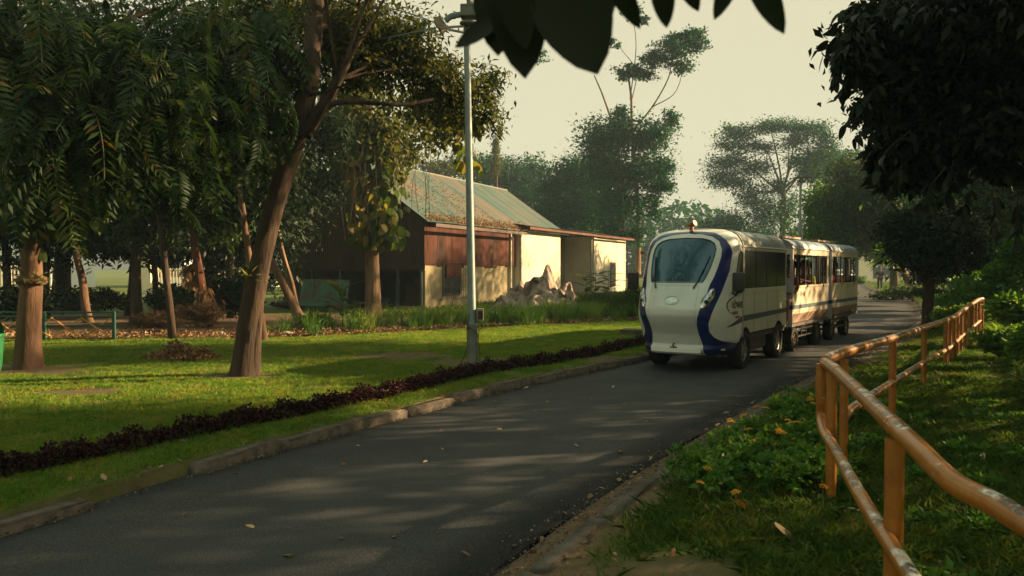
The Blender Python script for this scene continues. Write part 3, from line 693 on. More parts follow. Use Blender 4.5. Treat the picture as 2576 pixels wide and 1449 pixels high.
# carriages
def carriage(pos, head, first, label):
    ax = Vector((math.cos(head), -math.sin(head), 0)); ay = Vector((math.sin(head), math.cos(head), 0)); org = pos - ax*.75
    c = empty('park_train_carriage', org, -head, label, 'train carriage', 'carriages of the park train'); L = 2.7
    MB().box(-.75, .75, .02, L-.02, .50, .56).build('floor', M['steel'], c)
    for s in (1, -1):
        X0, X1 = (.72, .75) if s > 0 else (-.75, -.72)
        for i in range(3):
            MB().box(X0, X1, .02+i*.89, .02+i*.89+.882, .74, 1.27).build('side_panel', M['cream2'], c)
        mb = MB(); mb.prism([(s*.75, .02, .74), (s*.75, L-.02, .74), (s*.64, L-.02, .50), (s*.64, .02, .50)], (-s*.03, 0, 0), 0); mb.build('skirt', M['pinkwall'], c)
        MB().box(X0, X1, .02, L-.02, 1.86, 1.97).build('top_rail', M['cream2'], c)
        MB().box(*((.75, .765) if s > 0 else (-.765, -.75)), .02, L-.02, 1.235, 1.275).build('sill', M['cream2'], c)
        for yy in (.04, .36, .9, 1.42, 1.95, 2.3, L-.06):
            w_ = .022 if yy not in (.04, L-.06) else .045
            MB().box(X0+.004, X1-.004, yy-w_/2, yy+w_/2, 1.27, 1.86).build('window_post', M['plastic'] if w_ < .03 else M['cream2'], c)
        mb = MB(); mb.box(*((.7505, .754) if s > 0 else (-.754, -.7505)), .0, L, .83, .905); mb.build('stripe', M['blue_dull'], c)
        for yy, zz in ((.38, 1.2), (1.0, 1.19), (1.6, 1.2), (2.25, 1.2), (.36, .8), (1.3, .8), (2.2, .8)):
            mb = MB(); mb.box(*((.7505, .7535) if s > 0 else (-.7535, -.7505)), yy-.006, yy+.006, zz-.04, zz+.03); mb.build('hinge', M['steel'], c)
        for yy in (.95, 2.2): MB().obox((s*.772, yy, 1.25), (.01, 0, 0), (0, .02, 0), (0, 0, .018)).build('latch', M['steel'], c)
        mb = MB()
        mb.box(*((.62, .66) if s > 0 else (-.66, -.62)), .55, 1.85, .40, .43); mb.box(*((.62, .66) if s > 0 else (-.66, -.62)), .65, 1.75, .26, .285)
        for yy in (.7, 1.0, 1.35, 1.7): mb.box(*((.63, .65) if s > 0 else (-.65, -.63)), yy, yy+.025, .26, .5)
        mb.build('step_rail', M['steel'], c)
        MB().box(*((.58, .61) if s > 0 else (-.61, -.58)), .1, L-.1, .44, .50).build('chassis_rail', M['steel'], c)
    roof_loft(c, 0, L, M['roof_blue'], z0=1.965, top=2.19)
    for s in (1, -1): MB().tube([(s*.757, .0, 1.975), (s*.757, L, 1.975)], .012, 6).build('gutter', M['cream2'], c, True)
    MB().box(-.42, .42, .15, 1.75, 2.195, 2.235).build('roof_hatch', M['pinkwall'], c)
    # end walls: white panel with a grilled opening in the corners
    for yy in (0.0, L-.02):
        for s in (1, -1):
            a, b_ = (.48, .75) if s > 0 else (-.75, -.48)
            a2, b2 = (.53, .70) if s > 0 else (-.70, -.53)
            mb = MB(); mb.box(a, b_, yy, yy+.02, .50, 1.42); mb.box(a, b_, yy, yy+.02, 1.86, 1.97); mb.box(a, a2, yy, yy+.02, 1.42, 1.86); mb.box(b2, b_, yy, yy+.02, 1.42, 1.86)
            ep = mb.build('end_panel', M['mauve'], c)
            g_ = MB()
            for k in range(-3, 9):
                for d_ in (1, -1):
                    z0_ = 1.42+k*.07; pts = []
                    for t in (0, 1):
                        x_ = a2+(b2-a2)*t; zz = z0_ + (d_*t)*.17 + (0 if d_ > 0 else .17); pts.append((x_, yy+.01, min(1.86, max(1.42, zz))))
                    if abs(pts[0][2]-pts[1][2]) > .06: g_.tube(pts, .006, 4)
            g_.build('grille', M['plastic'], ep)
        mb = MB(); mb.box(-.48, .48, yy, yy+.02, .50, 1.25); mb.box(-.48, .48, yy, yy+.02, 1.88, 1.97); mb.build('end_panel', M['mauve'], c)
        mb = MB(); mb.box(-.75, .75, yy-.003, yy-.001, .83, .905) if yy == 0 else mb.box(-.75, .75, L+.001, L+.003, .83, .905); mb.build('stripe', M['blue'], c)
        MB().prism([(x, yy, z) for x, z in roof_prof(.745, 1.97, 2.185)], (0, .02, 0), 0).build('end_cap', M['mauve'], c)
    for yy in (.35, .95, 1.55, 2.15):
        MB().box(-.66, .66, yy, yy+.32, .86, .93).build('bench', M['seat'], c, bevel=.015)
        MB().box(-.66, .66, yy+.33, yy+.37, .93, 1.30).build('bench_back', M['seat'], c, bevel=.01)
        MB().box(-.62, .62, yy+.1, yy+.2, .56, .86).build('bench_leg', M['steel'], c)
    cm = MB(); k = 24; yb = .5; V_ = []
    for i in range(k+1):
        yy = yb + .34*i/k; xx = -.70+.02*math.sin(i*1.6); V_ += [(xx, yy, 1.28), (xx, yy, 1.86)]
    cm.add(V_, [(2*i, 2*i+2, 2*i+3, 2*i+1) for i in range(k)]); cm.build('curtain', M['curtain'], c, True)
    cm = MB(); V_ = []
    for i in range(k+1):
        yy = .46 + .2*i/k; xx = .69+.015*math.sin(i*1.9); V_ += [(xx, yy, 1.28), (xx, yy, 1.86)]
    cm.add(V_, [(2*i, 2*i+2, 2*i+3, 2*i+1) for i in range(k)]); cm.build('curtain', M['curtain'], c, True)
    MB().tube([(0, -.28, .42), (0, .3, .42)], .03, 8).build('drawbar', M['steel'], c)
    for (y_) in (.40, 2.12 if first else 1.85):
        for x in (.60, -.60):
            e_ = empty('wheel'); e_.parent = c; wheel(e_, x, y_, r=.24, w=.17, rimm=M['rim_rust'])
        MB().tube([(-.6, y_, .24), (.6, y_, .24)], .03, 8).build('axle', M['steel'], c)
    if not first:
        mb = MB(); mb.tube([(.45, L, .5), (.45, L+.14, .5), (.45, L+.14, .2), (.45, L, .2)], .014, 6); mb.tube([(-.45, L, .5), (-.45, L+.14, .5), (-.45, L+.14, .2), (-.45, L, .2)], .014, 6); mb.box(-.55, .55, L+.06, L+.2, .18, .21); mb.build('rear_step', M['steel'], c)
    return c, org, ax, ay
C2 = carriage(Vector((5.24, 14.84, 0)), R(35), True, 'cream carriage coupled right behind the engine with passengers leaning at its window')
C3 = carriage(Vector((6.96, 17.3, 0)), R(34.5), False, 'rearmost cream carriage of the park train with a step at its back')
# ---------------------------------------------------------------- people
def skin_body(name, J, E, m, sub=2):
    me = bpy.data.meshes.new(name); me.from_pydata([j[0] for j in J], E, [])
    o = bpy.data.objects.new(name, me); col.objects.link(o)
    sk = o.modifiers.new('s', 'SKIN'); 
    if not me.skin_vertices: bpy.context.view_layer.update()
    for i, j in enumerate(J): me.skin_vertices[0].data[i].radius = (j[1], j[1]*(j[2] if len(j) > 2 else 1)); me.skin_vertices[0].data[i].use_root = (i == 0)
    sk.use_smooth_shade = True
    ss = o.modifiers.new('u', 'SUBSURF'); ss.levels = sub; ss.render_levels = sub
    bpy.context.view_layer.update(); out = bpy.data.meshes.new_from_object(o.evaluated_get(bpy.context.evaluated_depsgraph_get()))
    bpy.data.objects.remove(o); out.materials.clear(); out.materials.append(m); out.polygons.foreach_set('use_smooth', [True]*len(out.polygons)); return out
M['skin'] = mat('skin', (.20, .10, .06), (.16, .08, .05), scale=6, rough=.6); M['hair'] = mat('hair', (.012, .01, .01), (.02, .016, .014), scale=30, rough=.6)
def sit_joints(lean=0):
    f = -.08 if lean else 0
    J = [((0, 0, .08), .13, .8), ((0, f*.5, .28), .12, .75), ((0, f, .44), .135, .62), ((0, f, .55), .05), ((0, f-.01, .62), .065), ((0, f-.015, .70), .085, 1.0), ((0, f-.01, .78), .06),
         ((.17, f, .46), .055), ((.20, f-.06, .24), .042), ((.14, f-.26, .20), .032), ((.12, f-.34, .21), .03),
         ((-.17, f, .46), .055), ((-.20, f-.06, .24), .042), ((-.14, f-.26, .20), .032), ((-.12, f-.34, .21), .03),
         ((.10, -.02, .06), .085), ((.12, -.38, .06), .062), ((.12, -.40, -.32), .045), ((.12, -.48, -.36), .035),
         ((-.10, -.02, .06), .085), ((-.12, -.38, .06), .062), ((-.12, -.40, -.32), .045), ((-.12, -.48, -.36), .035)]
    if lean:   # forearms out on the sill, which lies to +X
        J[7] = ((.15, f-.02, .46), .055); J[8] = ((.30, f-.16, .42), .042); J[9] = ((.48, f-.02, .38), .032); J[10] = ((.56, f+.03, .385), .03)
        J[11] = ((-.15, f, .46), .055); J[12] = ((-.06, f-.22, .36), .042); J[13] = ((.2, f-.24, .38), .032); J[14] = ((.36, f-.2, .39), .03)
    E = [(0, 1), (1, 2), (2, 3), (3, 4), (4, 5), (5, 6), (2, 7), (7, 8), (8, 9), (9, 10), (2, 11), (11, 12), (12, 13), (13, 14), (0, 15), (15, 16), (16, 17), (17, 18), (0, 19), (19, 20), (20, 21), (21, 22)]
    return J, E
bodyA = skin_body('person_body', *sit_joints(0), M['skin']); bodyB = skin_body('person_body', *sit_joints(1), M['skin'])
def shirt(lean):
    J, E = sit_joints(lean); J = [(j[0], j[1]+.016, *(j[2:])) for j in J]; keep = [0, 1, 2, 7, 8, 11, 12]
    J[2] = (J[2][0], .155, .68); ii = {k: i for i, k in enumerate(keep)}; E2 = [(ii[a], ii[b_]) for a, b_ in E if a in ii and b_ in ii]
    return skin_body('shirt', [J[k] for k in keep], E2, M['skin'])
shA, shB = shirt(0), shirt(1)
def hair_mesh():
    bm = bmesh.new(); bmesh.ops.create_icosphere(bm, subdivisions=3, radius=1)
    rg = np.random.RandomState(2)
    for v in bm.verts:
        f = 1 + .03*rg.randn(); v.co = Vector((v.co.x*.096*f, v.co.y*.112*f+.012, v.co.z*.115*f+.735))
    bmesh.ops.delete(bm, geom=[v for v in bm.verts if v.co.z < .735 - .5*(v.co.y+.03) and v.co.y < .06 or v.co.z < .66], context='VERTS')
    me = bpy.data.meshes.new('hair'); bm.to_mesh(me); bm.free(); me.materials.append(M['hair']); me.polygons.foreach_set('use_smooth', [True]*len(me.polygons)); return me
hairm = hair_mesh()
def face_mesh():
    mb = MB(); mb.add([(0, -.128, .70), (-.014, -.10, .695), (.014, -.10, .695), (0, -.10, .725)], [(0, 1, 2), (0, 2, 3), (0, 3, 1)])
    for s in (1, -1):
        mb.obox((s*.034, -.098, .722), (.013, 0, 0), (0, .004, 0), (0, 0, .005)); mb.obox((s*.092, .0, .70), (.008, 0, 0), (0, .018, 0), (0, 0, .028))
    mb.obox((0, -.096, .667), (.02, 0, 0), (0, .004, 0), (0, 0, .004)); return mb
fm = face_mesh(); _t = fm.build('face', M['skin'], None); facem = _t.data; bpy.data.objects.remove(_t)
SH = {k: mat('shirt '+k, c, rough=.9) for k, c in {'red': (.38, .03, .03), 'maroon': (.14, .03, .03), 'white': (.6, .56, .5), 'yellow': (.55, .42, .06), 'lime': (.45, .5, .08), 'pink': (.55, .28, .25), 'dark': (.03, .03, .04), 'blue': (.06, .10, .2), 'orange': (.45, .2, .05)}.items()}
def person(C, x, y, shirt_, lab, lean=0, turn=0, seat=.93):
    c, org, ax, ay = C; p = org + ax*x + ay*y + Vector((0, 0, seat)); h = -math.atan2(ay.x, ay.y)
    e = empty('person', p, h+turn, lab, 'person', 'passengers of the park train')
    link('body', bodyB if lean else bodyA, e)
    s_ = link('shirt', (shB if lean else shA), e); s_.material_slots[0].link = 'OBJECT'; s_.material_slots[0].material = SH[shirt_]
    link('hair', hairm, e, rot=(0, 0, 0)); link('face', facem, e)
person(C2, .56, .26, 'maroon', 'passenger in a dark red top at the front end of the first carriage')
person(C2, .22, .5, 'dark', 'passenger in dark clothes beside the curtain of the first carriage')
person(C2, .20, 1.62, 'maroon', 'passenger in maroon leaning both forearms out of the carriage window', 1)
person(C2, .30, 1.05, 'dark', 'passenger in black sitting mid carriage behind the leaning arms')
person(C2, .42, 2.05, 'lime', 'passenger in a lime yellow top behind the leaning passenger')
person(C2, .10, 2.28, 'white', 'passenger in white at the rear corner of the first carriage')
person(C2, -.3, 1.62, 'orange', 'passenger in orange on the far side of the first carriage')
person(C3, .48, .45, 'red', 'passenger in a red top at the front of the last carriage')
person(C3, .46, 1.05, 'pink', 'passenger in a pale pink top in the middle of the last carriage')
person(C3, .40, 1.62, 'yellow', 'passenger in a yellow top towards the back of the last carriage')
person(C3, .1, .5, 'white', 'passenger in white beside the one in red')
person(C3, .3, 2.2, 'maroon', 'passenger in maroon on the rearmost bench')
# walker on the far road edge
J = [((0, 0, .92), .12, .8), ((0, .0, 1.12), .115, .75), ((0, 0, 1.32), .13, .62), ((0, 0, 1.44), .05), ((0, -.01, 1.5), .062), ((0, -.015, 1.58), .082), ((0, -.01, 1.66), .06),
     ((.18, 0, 1.35), .055), ((.22, .05, 1.08), .042), ((.2, -.08, .88), .032), ((.19, -.12, .8), .03), ((-.18, 0, 1.35), .055), ((-.23, -.03, 1.08), .042), ((-.2, -.2, .95), .032), ((-.19, -.26, .92), .03),
     ((.09, 0, .88), .09), ((.10, -.12, .5), .062), ((.1, .0, .1), .042), ((.1, -.14, .04), .04), ((-.09, 0, .88), .09), ((-.10, .05, .5), .062), ((-.1, .22, .14), .042), ((-.1, .12, .05), .038)]
_, E = sit_joints(0); pw = gp(2199, 733)
e = empty('person', (pw.x+.4, pw.y, hz(pw.x+.4, pw.y)-.01), R(-25), 'man in dark blue clothes walking at the bend of the road', 'person')
link('body', skin_body('person_body', J, E, M['skin']), e)
keep = [0, 1, 2, 7, 8, 11, 12]; ii = {k: i for i, k in enumerate(keep)}
link('shirt', skin_body('shirt', [(J[k][0], J[k][1]+.018, *(J[k][2:])) for k in keep], [(ii[a], ii[b_]) for a, b_ in E if a in ii and b_ in ii], SH['dark']), e)
keep = [0, 15, 16, 17, 19, 20, 21]; ii = {k: i for i, k in enumerate(keep)}
link('trousers', skin_body('trousers', [(J[k][0], J[k][1]+.02, *(J[k][2:])) for k in keep], [(ii[a], ii[b_]) for a, b_ in E if a in ii and b_ in ii], SH['dark']), e)
link('hair', hairm, e, (0, 0, .88))
# ---------------------------------------------------------------- yellow tube railing
def paintmat():
    m, n, out = newmat('worn yellow paint'); b = N(n, 'ShaderNodeBsdfPrincipled'); b.inputs['Roughness'].default_value = .38; b.inputs['Coat Weight'].default_value = .25
    c = ramp(n, noise(n, 9, 5, .7), [(.3, (.36, .14, .013)), (.7, (.22, .07, .009))])
    chip = ramp(n, noise(n, 26, 7, .8, stretch=(1, 1, 1)), [(.60, (0, 0, 0)), (.64, (1, 1, 1))])
    big = ramp(n, noise(n, 3.2, 4, .6), [(.46, (0, 0, 0)), (.52, (1, 1, 1))])
    geo = N(n, 'ShaderNodeNewGeometry'); sx = N(n, 'ShaderNodeSeparateXYZ'); n.links.new(geo.outputs['True Normal'], sx.inputs[0])
    up = ramp(n, sx.outputs['Z'], [(.62, (0, 0, 0)), (.8, (1, 1, 1))])
    a = N(n, 'ShaderNodeMath', operation='MULTIPLY'); n.links.new(big, a.inputs[0]); n.links.new(up, a.inputs[1])
    q = ramp(n, noise(n, 45, 5, .8), [(.38, (0, 0, 0)), (.5, (1, 1, 1))]); a2 = N(n, 'ShaderNodeMath', operation='MULTIPLY'); n.links.new(a.outputs[0], a2.inputs[0]); n.links.new(q, a2.inputs[1])
    a3 = N(n, 'ShaderNodeMath', operation='MAXIMUM'); ch = N(n, 'ShaderNodeMath', operation='MULTIPLY'); n.links.new(chip, ch.inputs[0]); ch.inputs[1].default_value = .55
    n.links.new(a2.outputs[0], a3.inputs[0]); n.links.new(ch.outputs[0], a3.inputs[1])
    under = ramp(n, noise(n, 14, 4, .7), [(.44, (.62, .60, .52)), (.54, (.05, .045, .045))])
    mx = N(n, 'ShaderNodeMix', data_type='RGBA'); n.links.new(a3.outputs[0], mx.inputs[0]); n.links.new(c, mx.inputs[6]); n.links.new(under, mx.inputs[7]); n.links.new(mx.outputs[2], b.inputs['Base Color'])
    bp = N(n, 'ShaderNodeBump'); bp.inputs['Strength'].default_value = .4; bp.inputs['Distance'].default_value = .003; n.links.new(a3.outputs[0], bp.inputs['Height']); bp.invert = True
    n.links.new(bp.outputs[0], b.inputs['Normal']); n.links.new(b.outputs[0], out.inputs[0]); return m
M['paint'] = paintmat()
TR = .0375
corner = at(2075, 912, 5.4)
rl = empty('railing', (corner.x, corner.y, hz(corner.x, corner.y)), 0, 'worn yellow steel tube railing bent at a corner, running beside the road', 'railing')
bs = rl.location
def rtube(name, pts, r=TR, n=14, sp=6, m='paint'):
    P = spline(pts, sp) if sp else pts
    return MB().tube(P, r, n).build(name, M[m], rl, True, base=bs)
near_top = [at(2075, 912, 5.4), at(2100, 930, 5.05), at(2150, 976, 4.3), at(2240, 1062, 3.25), at(2300, 1120, 2.88), at(2376, 1196, 2.6), at(2420, 1228, 2.5), at(2500, 1268, 2.36), at(2600, 1330, 2.2), at(2760, 1420, 2.0)]
low_c = at(2066, 1050, 5.4)
rtube('top_rail', near_top)
near_low = [low_c + Vector((0, 0, .12)), low_c, at(2073, 1085, 5.15), at(2100, 1130, 4.7), at(2160, 1240, 3.75), at(2251, 1388, 3.0), at(2330, 1510, 2.6), at(2460, 1700, 2.2)]
rtube('lower_rail', near_low, r=.033)
rtube('corner_post', [at(2066, 915, 5.4)+Vector((0, 0, 0)), at(2064, 980, 5.4), low_c+Vector((0, 0, .1))], r=.034, sp=3)
def post(px, py, Y, r=.034, zt=None):
    p = at(px, py, Y); z0 = hz(p.x, p.y)-.05; rtube('post', [(p.x, p.y, z0), (p.x, p.y, p.z-.01)], r=r, sp=0)
post(2093, 935, 5.15); post(2251, 1096, 3.16, .0375); post(2124, 900, 5.75, .03)
far = [(2075, 908, 5.4), (2124, 886, 5.85), (2246, 851, 7.5), (2325, 824, 10), (2380, 805, 12.3), (2400, 797, 13.0), (2418, 784, 14.0), (2440, 768, 15.0), (2462, 754, 15.9), (2471, 752, 16.1)]
rtube('top_rail', [at(*f) for f in far])
lowf = [(2124, 1052, 5.75), (2130, 1040, 5.9), (2165, 1012, 6.4), (2246, 961, 7.5), (2325, 911, 10), (2380, 880, 12.3), (2400, 865, 13.0), (2418, 846, 14.0), (2440, 828, 15.0), (2466, 806, 16)]
rtube('lower_rail', [at(*f) for f in lowf], r=.033)
for f in far[2:]: post(f[0], f[1], f[2], .034)
for f in [(2390, 800, 12.7), (2409, 790, 13.5), (2429, 776, 14.5), (2447, 763, 15.3), (2455, 758, 15.6), (2466, 753, 15.98)]: post(*f, r=.03)
for k in (1.25, 2.2, 3.1):      # weld collars
    P = spline(near_top, 10); i = int(k*10); MB().tube([P[i], P[i]+(P[i+1]-P[i])*.35], TR+.0022, 14).build('weld', M['paint'], rl, True, base=bs)
# ---------------------------------------------------------------- lamp pole
pb = Vector((-.56, 11.45, .1)); pole = empty('street_lamp', pb, 0, 'tall grey steel lamp pole with meter box at the edge of the lawn', 'street lamp')
M['galv'] = mat('galvanised paint', (.22, .28, .28), (.15, .19, .19), scale=6, rough=.5, metal=.2, bump=.1, bscale=20)
M['galv2'] = mat('old grey paint', (.16, .17, .15), (.10, .11, .095), scale=6, rough=.7, bump=.2, bscale=20)
tp = at(1174, 62, 11.6)-pb
def pl(px, py, Y=11.5): return at(px, py, Y)-pb
MB().tube([(0, 0, 0), (-.012, 0, .7)], [.073, .072], 16).build('base_sleeve', M['galv2'], pole, True)
MB().tube([(-.012, 0, .7), (-.02, 0, .86), tp], [.070, .060, .045], 16).build('pole', M['galv'], pole, True)
MB().tube([(.035, -.045, .25), (.035, -.05, .72)], .022, 8).build('conduit', M['galv2'], pole, True)
bx = MB(); bx.box(.055, .15, -.09, .05, .74, .92); mb_ = bx.build('meter_box', mat('box beige', (.28, .22, .16), (.2, .15, .11), rough=.7), pole, bevel=.008)
MB().box(.075, .14, -.096, -.091, .77, .89).build('box_window', M['glass_dark'], mb_)
MB().tube([(-.09, -.02, .62), (-.06, -.07, .66), (.02, -.08, .60), (.07, -.06, .55), (.06, .0, .5)], .006, 6).build('cable', M['plastic'], pole, True)
rngc = np.random.RandomState(5)
for sx in (-1, 1): MB().tube(spline([(sx*.05, -.05, .85), (sx*.085, -.08, .62), (sx*.08, -.09, .45), (sx*.10, -.1, .3), (sx*.22 if sx < 0 else .1, -.12, .04)], 4), .006, 5).build('cable', M['plastic'], pole, True)
MB().tube(spline([(.12, -.05, .74), (.14, -.06, .66), (.09, -.07, .62)], 4), .006, 5).build('cable', M['plastic'], pole, True)
# head: lantern body, arms, floodlight
def pr(px, py, dy=0, Y=11.5): v = at(px, py, Y)-pb; v.y += dy; return v
hd = MB(); hd.tube([pr(1177, 62), pr(1177, 55)], .12, 16); c_ = pr(1186, 30); hd.obox(c_, (.155, 0, 0), (0, .12, 0), (0, 0, .085)); hd.build('lamp_head', M['galv2'], pole, True, bevel=.02)
MB().tube([pr(1184, 14), pr(1178, -4), pr(1172, -30)], [.06, .03, .012], 10).build('finial', M['galv2'], pole, True)
MB().tube(spline([pr(1168, 82), pr(1130, 74), pr(1110, 62)], 4), .018, 8).build('arm', M['pipe'], pole, True)
MB().tube(spline([pr(1168, 66), pr(1135, 68), pr(1108, 72)], 4), .018, 8).build('arm', M['pipe'], pole, True)
MB().tube(spline([pr(1186, 66), pr(1215, 68), pr(1240, 75)], 4), .018, 8).build('arm', M['pipe'], pole, True)
MB().tube(spline([pr(1168, 36), pr(1138, 40), pr(1120, 52)], 4), [.05]*9 if False else .045, 8).build('arm', M['galv'], pole, True)
fl = MB(); q = [pr(1090, 50), pr(1107, 36), pr(1122, 66), pr(1108, 76)]; fl.prism([tuple(p) for p in q], (0, .22, 0), 0); fo = fl.build('floodlight', mat('floodlight housing', (.30, .24, .17), (.22, .17, .12), rough=.6), pole, bevel=.01)
MB().tube([pr(1104, 34, -.02), pr(1124, 70, -.02), pr(1132, 80, -.02)], .012, 6).build('bracket', M['pipe'], fo, True)
wr = MB()
w = spline([at(1112, 66, 11.5), at(900, 110, 12.2), at(700, 150, 13), at(512, 187, 13.8)], 8); o = MB().tube(w, .010, 5).build('wire', M['galv'], None, True, base=w[0]); o.location = w[0]; tag(o, 'thin pale wire running from the lamp pole down into the left trees', 'wire')
w = spline([at(1130, 72, 11.5), at(1050, 40, 11.9), at(955, 12, 12.5), at(860, -25, 13)], 8); o = MB().tube(w, .010, 5).build('wire', M['galv'], None, True, base=w[0]); o.location = w[0]; tag(o, 'thin wire rising from the floodlight to the upper canopy', 'wire')
# second lamp behind the train
b2 = at(2012, 700, 34); b2.z = hz(b2.x, b2.y); p2 = empty('street_lamp', b2, 0, 'far street lamp with flat solar head rising behind the train carriages', 'street lamp')
MB().tube([(0, 0, 0), (0, 0, at(2012, 560, 34).z-b2.z)], .1, 10).build('base_sleeve', M['galv'], p2, True)
MB().tube([(0, 0, at(2012, 560, 34).z-b2.z), (0, 0, at(2012, 450, 34).z-b2.z)], .055, 10).build('pole', M['galv'], p2, True)
MB().obox(at(2022, 446, 34)-b2, (.40, 0, .02), (0, .25, 0), (0, 0, .025)).build('solar_panel', M['galv2'], p2)
MB().obox(at(2016, 456, 34)-b2, (.15, 0, 0), (0, .12, 0), (0, 0, .06)).build('lamp_head', M['galv2'], p2)
# ---------------------------------------------------------------- vegetation tools
def leafgeo(P, L, w, rng, down=.4, fold=.18, up=.6, D=None):
    n_ = len(P); L = np.broadcast_to(L, n_).astype(float); w = np.broadcast_to(w, n_).astype(float)
    if D is None:
        D = rng.randn(n_, 3); D[:, 2] = D[:, 2]*.7; D /= np.linalg.norm(D, axis=1)[:, None]; D[:, 2] -= down
    D = D/np.linalg.norm(D, axis=1)[:, None]
    Nn = rng.randn(n_, 3); Nn[:, 2] += up*2
    S = np.cross(D, Nn); S /= np.linalg.norm(S, axis=1)[:, None]+1e-9; U = np.cross(S, D)
    mid = P + D*(L*.45)[:, None]; f = U*(w*fold)[:, None]
    tip = P + D*L[:, None] - U*(L*.06)[:, None]
    V_ = np.stack([P, mid + S*(w*.5)[:, None] + f, tip, mid - S*(w*.5)[:, None] + f], 1).reshape(-1, 3)
    Fq = np.arange(n_*4).reshape(n_, 4); return V_, Fq
def crownpts(blobs, n_, rng, clump=45, spread=.2, shell=2.2):
    wt = np.array([b_[1][0]*b_[1][2] + .3*b_[1][0]*b_[1][1] for b_ in blobs])*np.array([b_[2] if len(b_) > 2 else 1 for b_ in blobs]); wt /= wt.sum(); P = []; T = []
    for b_, w_ in zip(blobs, wt):
        c, r = np.array(b_[0], float), np.array(b_[1], float); k = int(n_*w_)
        if k < 4: continue
        m_ = max(3, k//clump); d = rng.randn(m_, 3); d /= np.linalg.norm(d, axis=1)[:, None]; C = d*(rng.rand(m_, 1)**(1/shell))*(.85+.3*rng.rand(m_, 1)**2)
        idx = rng.randint(0, m_, k); off = rng.randn(k, 3)*spread*(.6+.8*rng.rand(m_, 1)[idx]); off[:, 2] *= .65
        s_ = min(1.0, 1.0); P.append(c + C[idx]*r + off*np.minimum(r, np.array([1.6, 1.6, 1.2]))); T.append(.5*rng.rand(m_)[idx] + .5*rng.rand(k))
    return np.concatenate(P), np.concatenate(T)
def pb_(px, py, d, rx, ry, dep=None, w=1):
    """blob from its place on the plate: centre, half sizes in plate px at distance d, depth in m"""
    k = d/F; return (tuple(at(px, py, d)), (rx*k, dep if dep else rx*k*.8, ry*k), w)
GAPS = []      # sunlit patches of ground: crown leaves in the sun's way are cut to shape them
for (px, py, wx, wy, zz) in ((715, 1235, 125, 26, 0), (1205, 1163, 85, 20, 0), (1345, 1150, 45, 9, 0), (925, 1188, 60, 11, 0), (900, 1300, 270, 15, 0), (1150, 1318, 120, 12, 0), (830, 1400, 110, 16, 0), (1350, 1400, 60, 20, 0), (1480, 1310, 70, 14, .1), (330, 960, 330, 22, .1), (150, 1010, 130, 14, .1), (1500, 1390, 60, 20, .1)):
    c = gp(px, py, zz); GAPS.append((c.x, c.y, zz, wx*c.y/F, wy*c.y*c.y/(F*(CAMH-zz))))
def suncut(P):
    k = np.ones(len(P), bool); S = np.array(SDIR)
    for (x, y_, zz, rx, ry) in GAPS:
        t_ = (P[:, 2]-zz)/S[2]; gx = P[:, 0]-S[0]*t_; gy = P[:, 1]-S[1]*t_; k &= ~((((gx-x)/rx)**2+((gy-y_)/ry)**2 < 1) & (P[:, 0] > 2.5))
    return k
def crown(name, blobs, n_, L, asp, m, parent, base, rng, down=.4, clump=45, spread=.2, fold=.18, shell=2.2, keep=None, jit=.35):
    P, T = crownpts(blobs, n_, rng, clump, spread, shell)
    k = suncut(P); P, T = P[k], T[k]
    if keep is not None: k = keep(P); P, T = P[k], T[k]
    Ls = L*(1+jit*rng.randn(len(P))).clip(.4, 1.9); V_, Fq = leafgeo(P, Ls, Ls*asp, rng, down, fold)
    return link(name, mesh_np(name, V_-np.array(base), Fq, m, False, {'tint': ('FACE', T)}), parent)
def trunk(paths, parent, base, rng, m, name='trunk', n=12, wob=.07):
    mb = MB()
    for pts, r0, r1 in paths:
        P = spline(pts, 7); t = np.linspace(0, 1, len(P)); rr = r0+(r1-r0)*t**.8
        if r0 > .1: rr = rr*(1+.45*np.exp(-t*14)) if pts is paths[0][0] else rr
        V_, Fq = tube_geo(P, rr, n if r0 > .05 else 6, wob if r0 > .05 else 0, rng); mb.add(V_.tolist(), [tuple(f) for f in Fq.tolist()])
    return mb.build(name, m, parent, True, base=base)
def limbs(frm, blobs, rng, r=.05, per=1):
    out = []
    for b_ in blobs:
        c = Vector(b_[0])
        for _ in range(per):
            d = Vector(rng.uniform(-.6, .6, 3))*1.0; e_ = c + Vector((d.x*b_[1][0], d.y*b_[1][1], d.z*b_[1][2]))
            s_ = Vector(frm[rng.randint(len(frm))]) if not isinstance(frm, Vector) else frm
            mid = s_.lerp(e_, .5) + Vector((rng.randn()*.15, rng.randn()*.15, .12*(e_-s_).length*rng.rand())); out.append(([s_, mid, e_], r, r*.25))
    return out
def treething(name, base, label, cat='tree', group=None): return empty(name, base, 0, label, cat, group)
def gz_(p): return Vector((p[0], p[1], hz(p[0], p[1])))
def base_of(px, py):
    p = gp(px, py, .1); return Vector((p.x, p.y, hz(p.x, p.y)-.03))
rng = np.random.RandomState(21)
